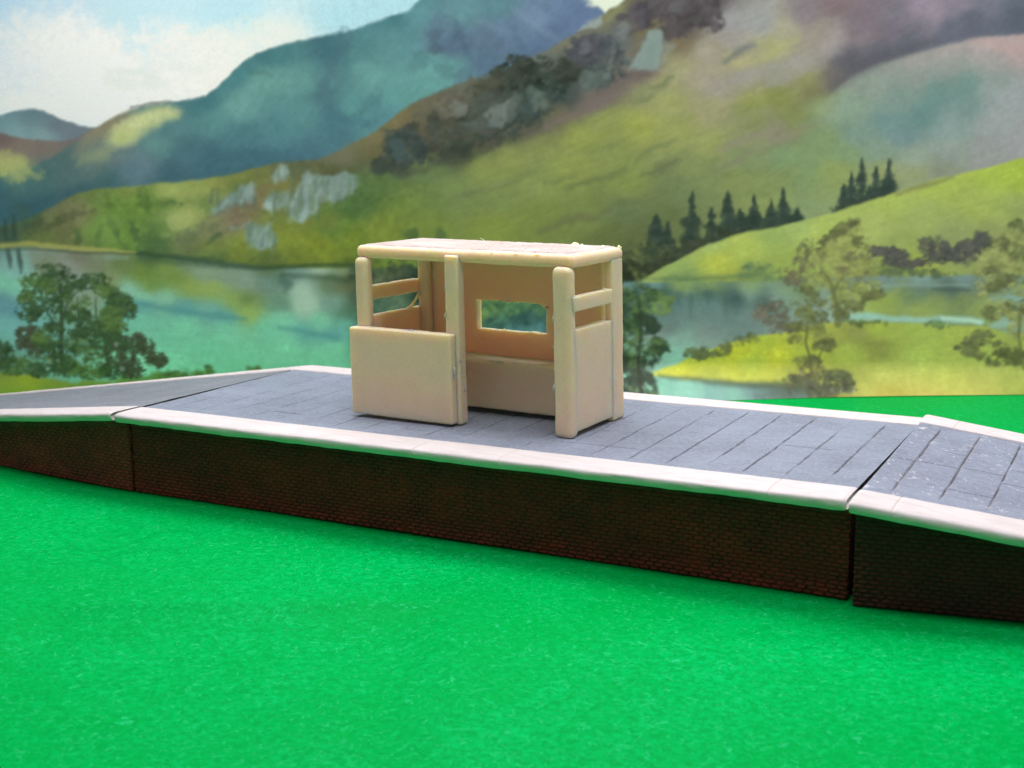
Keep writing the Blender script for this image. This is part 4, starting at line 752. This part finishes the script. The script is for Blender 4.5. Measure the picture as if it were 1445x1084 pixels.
# rear wall with its window opening
hx0, hx1, hz0, hz1 = .845, 1.80, .900, 1.252
xs = np.unique(np.round(np.concatenate([np.linspace(.19, hx0, 12), np.linspace(hx0, hx1, 30), np.linspace(hx1, 2.523, 12)]), 5)); zs = np.unique(np.round(np.concatenate([np.linspace(.05, hz0, 14), np.linspace(hz0, hz1, 12), np.linspace(hz1, 1.84, 10)]), 5))
nx, nz = len(xs), len(zs); X, Z = np.meshgrid(xs, zs, indexing='ij')
inx = (X > hx0 - .001) & (X < hx1 + .001); inz = (Z > hz0 - .001) & (Z < hz1 + .001)
Pn = np.stack([X.ravel() * 9, Z.ravel() * 9, X.ravel() * 0], 1); j1 = vn3(Pn, 21).reshape(X.shape); j2 = vn3(Pn * 2.2, 22).reshape(X.shape)
onb = inx & inz & ((np.abs(Z - hz0) < 1e-3) | (np.abs(Z - hz1) < 1e-3)); onv = inx & inz & ((np.abs(X - hx0) < 1e-3) | (np.abs(X - hx1) < 1e-3))
Zj = Z + onb * (j1 * .006 + j2 * .005) + (inx & (np.abs(Z - hz1) < 1e-3)) * (-.045 * sstep(hx1 - .14, hx1, X) ** 2); Xj = X + onv * (j1 * .006 + j2 * .004)
mb = MB(); yF, yB = 1.175, 1.290
Vf = np.stack([Xj, np.full(X.shape, yF) + .003 * j1, Zj], -1).reshape(-1, 3); Vb = Vf.copy(); Vb[:, 1] = yB
cells = {}
for i in range(nx - 1):
    for k in range(nz - 1):
        cx, cz = (xs[i] + xs[i + 1]) / 2, (zs[k] + zs[k + 1]) / 2
        if hx0 < cx < hx1 and hz0 < cz < hz1: continue
        cells[(i, k)] = 1
F = []; o = nx * nz; vid = lambda i, k: i * nz + k
for (i, k) in cells:
    q = (vid(i, k), vid(i + 1, k), vid(i + 1, k + 1), vid(i, k + 1)); F.append(q); F.append(tuple(o + a for a in q[::-1]))
    for (di, dk, a, b2) in ((0, -1, q[0], q[1]), (1, 0, q[1], q[2]), (0, 1, q[2], q[3]), (-1, 0, q[3], q[0])):
        if (i + di, k + dk) not in cells: F.append((b2, a, o + a, o + b2))
mb.add(np.concatenate([Vf, Vb]), F)
for i, (c, r, st) in enumerate([((1.19, yF + .01, hz1), .016, (1.8, .8, .8)), ((1.28, yF + .01, hz1 - .003), .019, (1.6, .8, .8)), ((1.20, yF + .05, hz0 + .004), .015, (.9, .8, 1.1)), ((1.56, yF + .05, hz0 + .003), .011, (1.6, .8, .7)), ((1.70, yF + .05, hz0 + .003), .009, (1.6, .8, .7)), ((1.42, yF + .01, hz1 - .003), .010, (2, .8, .7))]):
    crumb(mb, c, r, 80 + i, st)
V, F = mb.out(); bw = link('rear_wall', settle(V), F, M_RESIN, shelter)
bv = bw.modifiers.new('bevel', 'BEVEL'); bv.width = .022 * S; bv.segments = 4; bv.limit_method = 'ANGLE'; bv.angle_limit = math.radians(50)
box('bench', (.085, .72, .045), (2.61, 1.18, .605), .03, .007, 13, [((1.42, .74, .608), .026, (2.2, 1, .5)), ((1.30, .75, .607), .014, (2.4, 1, .5)), ((1.62, .75, .607), .012, (2.4, 1, .5)), ((1.8, .76, .606), .010, (2.4, 1, .5))])
mb = MB(); tube(mb, [(.035, .90, 1.118), (.04, .96, 1.140), (.045, 1.03, 1.19), (.06, 1.08, 1.25), (.085, 1.11, 1.31)], [.024, .018, .016, .02, .028], 8)
part('moulding_strand', mb)

# ---------------------------------------------------------------- ground: one green sheet running under everything to the printed backdrop
hdir = np.array([-sy_, cy]); rdir = np.array([cy, sy_]); DB = 20.95
a0 = np.arange(-26, 26.01, .5); fine_a = np.arange(-7, 7.01, .06)
av = np.unique(np.round(np.concatenate([a0, fine_a]), 4)); bv_ = np.unique(np.round(np.concatenate([np.arange(-10, 23, .5), np.arange(6.5, 15.0, .06)]), 4))
A, Bq = np.meshgrid(av, bv_, indexing='ij')
XY = CAM[:2] + A[..., None] * rdir + Bq[..., None] * hdir
P3 = np.stack([A.ravel(), Bq.ravel(), A.ravel() * 0], 1)
zg = vn3(P3 * .7, 3).reshape(A.shape) * .01 - .01
d = 11.07 - Bq; win = sstep(-4.3 - .2, -4.3 + .3, A) * (1 - sstep(-.45 - .6, -.45 + .1, A))
dd = np.maximum(d, 0); zg = zg - win * .17 * (1 - np.exp(-dd / .5)) * np.exp(-dd / 3.)
st = np.zeros(A.shape)
for (ca, cb, ra, rb, w_) in [(-3.68, 12.3, .37, .33, .05), (-4.3, 12.95, .33, .35, .05), (-3.6, 12.95, .30, .35, .05), (-4.4, 13.35, .35, .28, .05), (-4.5, 12.45, .40, .25, .05)]:
    q = np.sqrt(((A - ca) / ra) ** 2 + ((Bq - cb) / rb) ** 2); brk = vn3(P3 * 3, int(ca * 7)).reshape(A.shape)
    st = np.maximum(st, np.exp(-((q - 1) * ra / w_) ** 2) * sstep(-.5, .4, brk + .1) * .42)
link('ground', np.concatenate([XY, zg[..., None]], -1).reshape(-1, 3), list(grid_faces(len(av), len(bv_), flip=False)), M_GREEN, None, True, None, {'stain': st.ravel()})
bpy.data.objects['ground']['kind'] = 'structure'

# ---------------------------------------------------------------- printed backdrop sheet
pxs, pys, art = paint_landscape()
art = np.where(art <= .04045, art / 12.92, ((art + .055) / 1.055) ** 2.4)
us = np.arange(-10.6, 10.61, .0235); vs = np.arange(0, 8.6, .0235)
U, Vv = np.meshgrid(us, vs, indexing='ij')
# print register: sheet coordinates (u along, v up) to camera pixels, by the camera's own projection
zc = Vv - CAM[2]; dep = DB * cp - zc * sp_; hx = U / dep; hy = (zc * cp + DB * sp_) / dep
PXg = 722.5 + FPX * (hx * cr + hy * sr); PYg = 542 - FPX * (hy * cr - hx * sr)
fx = np.clip((PXg - PX0) / PST, 0, len(pxs) - 1.001); fy = np.clip((PYg - PY0) / PST, 0, len(pys) - 1.001)
ix, iy = fx.astype(int), fy.astype(int); tx, ty = (fx - ix)[..., None], (fy - iy)[..., None]
light_comp = (1.10 + .48 * np.clip(1 - Vv / 7., 0, 1)) * (1 + .13 * np.clip(-U / 6., 0, 1)) * (1 - .12 * np.exp(-(U / 3.5) ** 2) * np.clip(Vv / 5. - .3, 0, 1))  # evens out lamp falloff in the print colour: lighter low down and left
colr = (art[iy, ix] * (1 - tx) + art[iy, ix + 1] * tx) * (1 - ty) + (art[iy + 1, ix] * (1 - tx) + art[iy + 1, ix + 1] * tx) * ty
curl = (.50 * np.exp(-((U - 1.8) / 2.8) ** 2) + .21 * sstep(-1., 3., U)) * np.clip(1 - Vv / .55, 0, 1) ** 2
fwd = DB - curl + .03 * vn3(np.stack([U.ravel() * .35, Vv.ravel() * .3, U.ravel() * 0], 1), 9).reshape(U.shape)
XYb = CAM[:2] + U[..., None] * rdir + fwd[..., None] * hdir
Vp = np.concatenate([XYb, (Vv + .004)[..., None]], -1).reshape(-1, 3); nu, nv = U.shape
Fp = list(grid_faces(nu, nv)); ed = [i * nv for i in range(nu)] + [(nu - 1) * nv + j for j in range(1, nv)] + [i * nv + nv - 1 for i in range(nu - 2, -1, -1)] + [j for j in range(nv - 2, 0, -1)]
bk = Vp[ed] + np.array([*(hdir * .05), 0]); o = len(Vp); k = len(ed)
Fs = [(ed[(i + 1) % k], ed[i], o + i, o + (i + 1) % k) for i in range(k)]
Vp = np.concatenate([Vp, bk]); fm = [0] * len(Fp) + [1] * len(Fs); Fp = Fp + Fs
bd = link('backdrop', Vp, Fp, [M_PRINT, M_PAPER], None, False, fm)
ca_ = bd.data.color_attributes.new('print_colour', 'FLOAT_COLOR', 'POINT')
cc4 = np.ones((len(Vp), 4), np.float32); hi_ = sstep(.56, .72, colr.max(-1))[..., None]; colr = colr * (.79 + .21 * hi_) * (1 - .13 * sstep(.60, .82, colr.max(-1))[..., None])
colr = np.minimum(colr * (light_comp[..., None] * (np.array([1.03, .985, 1.015]) + np.clip(1 - Vv / 5., 0, 1)[..., None] * (np.array([-.12, .06, .0]) + sstep(-7, 2, U)[..., None] * np.array([.22, -.11, .06])))), .97)  # channel tint offsets uneven green bounce light at the foot of the print
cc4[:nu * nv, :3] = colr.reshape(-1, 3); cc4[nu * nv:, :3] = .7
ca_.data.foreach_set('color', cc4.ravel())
bd['label'] = 'printed landscape sheet of mountains, lake and trees standing behind the platform'; bd['category'] = 'backdrop'; bd['kind'] = 'thing'

# ---------------------------------------------------------------- light: soft lamps overhead, added fills, pale room around
def lamp(name, pos, target, size, sizey, power, col=(1, 1, 1)):
    ld = bpy.data.lights.new(name, 'AREA'); ld.shape = 'RECTANGLE'; ld.size = size * S; ld.size_y = sizey * S; ld.energy = power; ld.color = col
    o = bpy.data.objects.new(name, ld); COL.objects.link(o); o.location = Vector(pos) * S
    o.rotation_euler = (Vector(target) - Vector(pos)).to_track_quat('-Z', 'Y').to_euler(); return o
lamp('window_lamp', (-3.8, 17.4, 19.5), (5., 1.5, 0.), 16., 9., 36., (1., .925, .98))
lamp('overhead_lamp', (4.8, 3.2, 17.), (4.0, 5.0, 0.), 24., 11., 7., (1., .925, .99))
lamp('backdrop_fill', (4.2, 4.6, 14.5), (3.4, 9.4, 0.), 22., 7., 26., (1., .925, .96))  # unseen fill, added to brighten the backdrop
lamp('front_fill', (7.5, -4.2, 20.), (6., 3.5, 1.), 12., 4., 17., (1., .905, .98))  # unseen fill from the front, added to brighten the shelter's front faces
w = bpy.data.worlds.new('World'); sc.world = w; w.use_nodes = True
bg = w.node_tree.nodes['Background']; bg.inputs['Color'].default_value = (1.0, 0.92, 1.0, 1); bg.inputs['Strength'].default_value = 0.18
sc.render.engine = 'CYCLES'
sc.cycles.max_bounces = 10; sc.cycles.diffuse_bounces = 5
sc.cycles.use_denoising = True
sc.view_settings.view_transform = 'Standard'; sc.view_settings.look = 'None'; sc.view_settings.exposure = 0; sc.view_settings.gamma = 1; sc.view_settings.use_curve_mapping = False
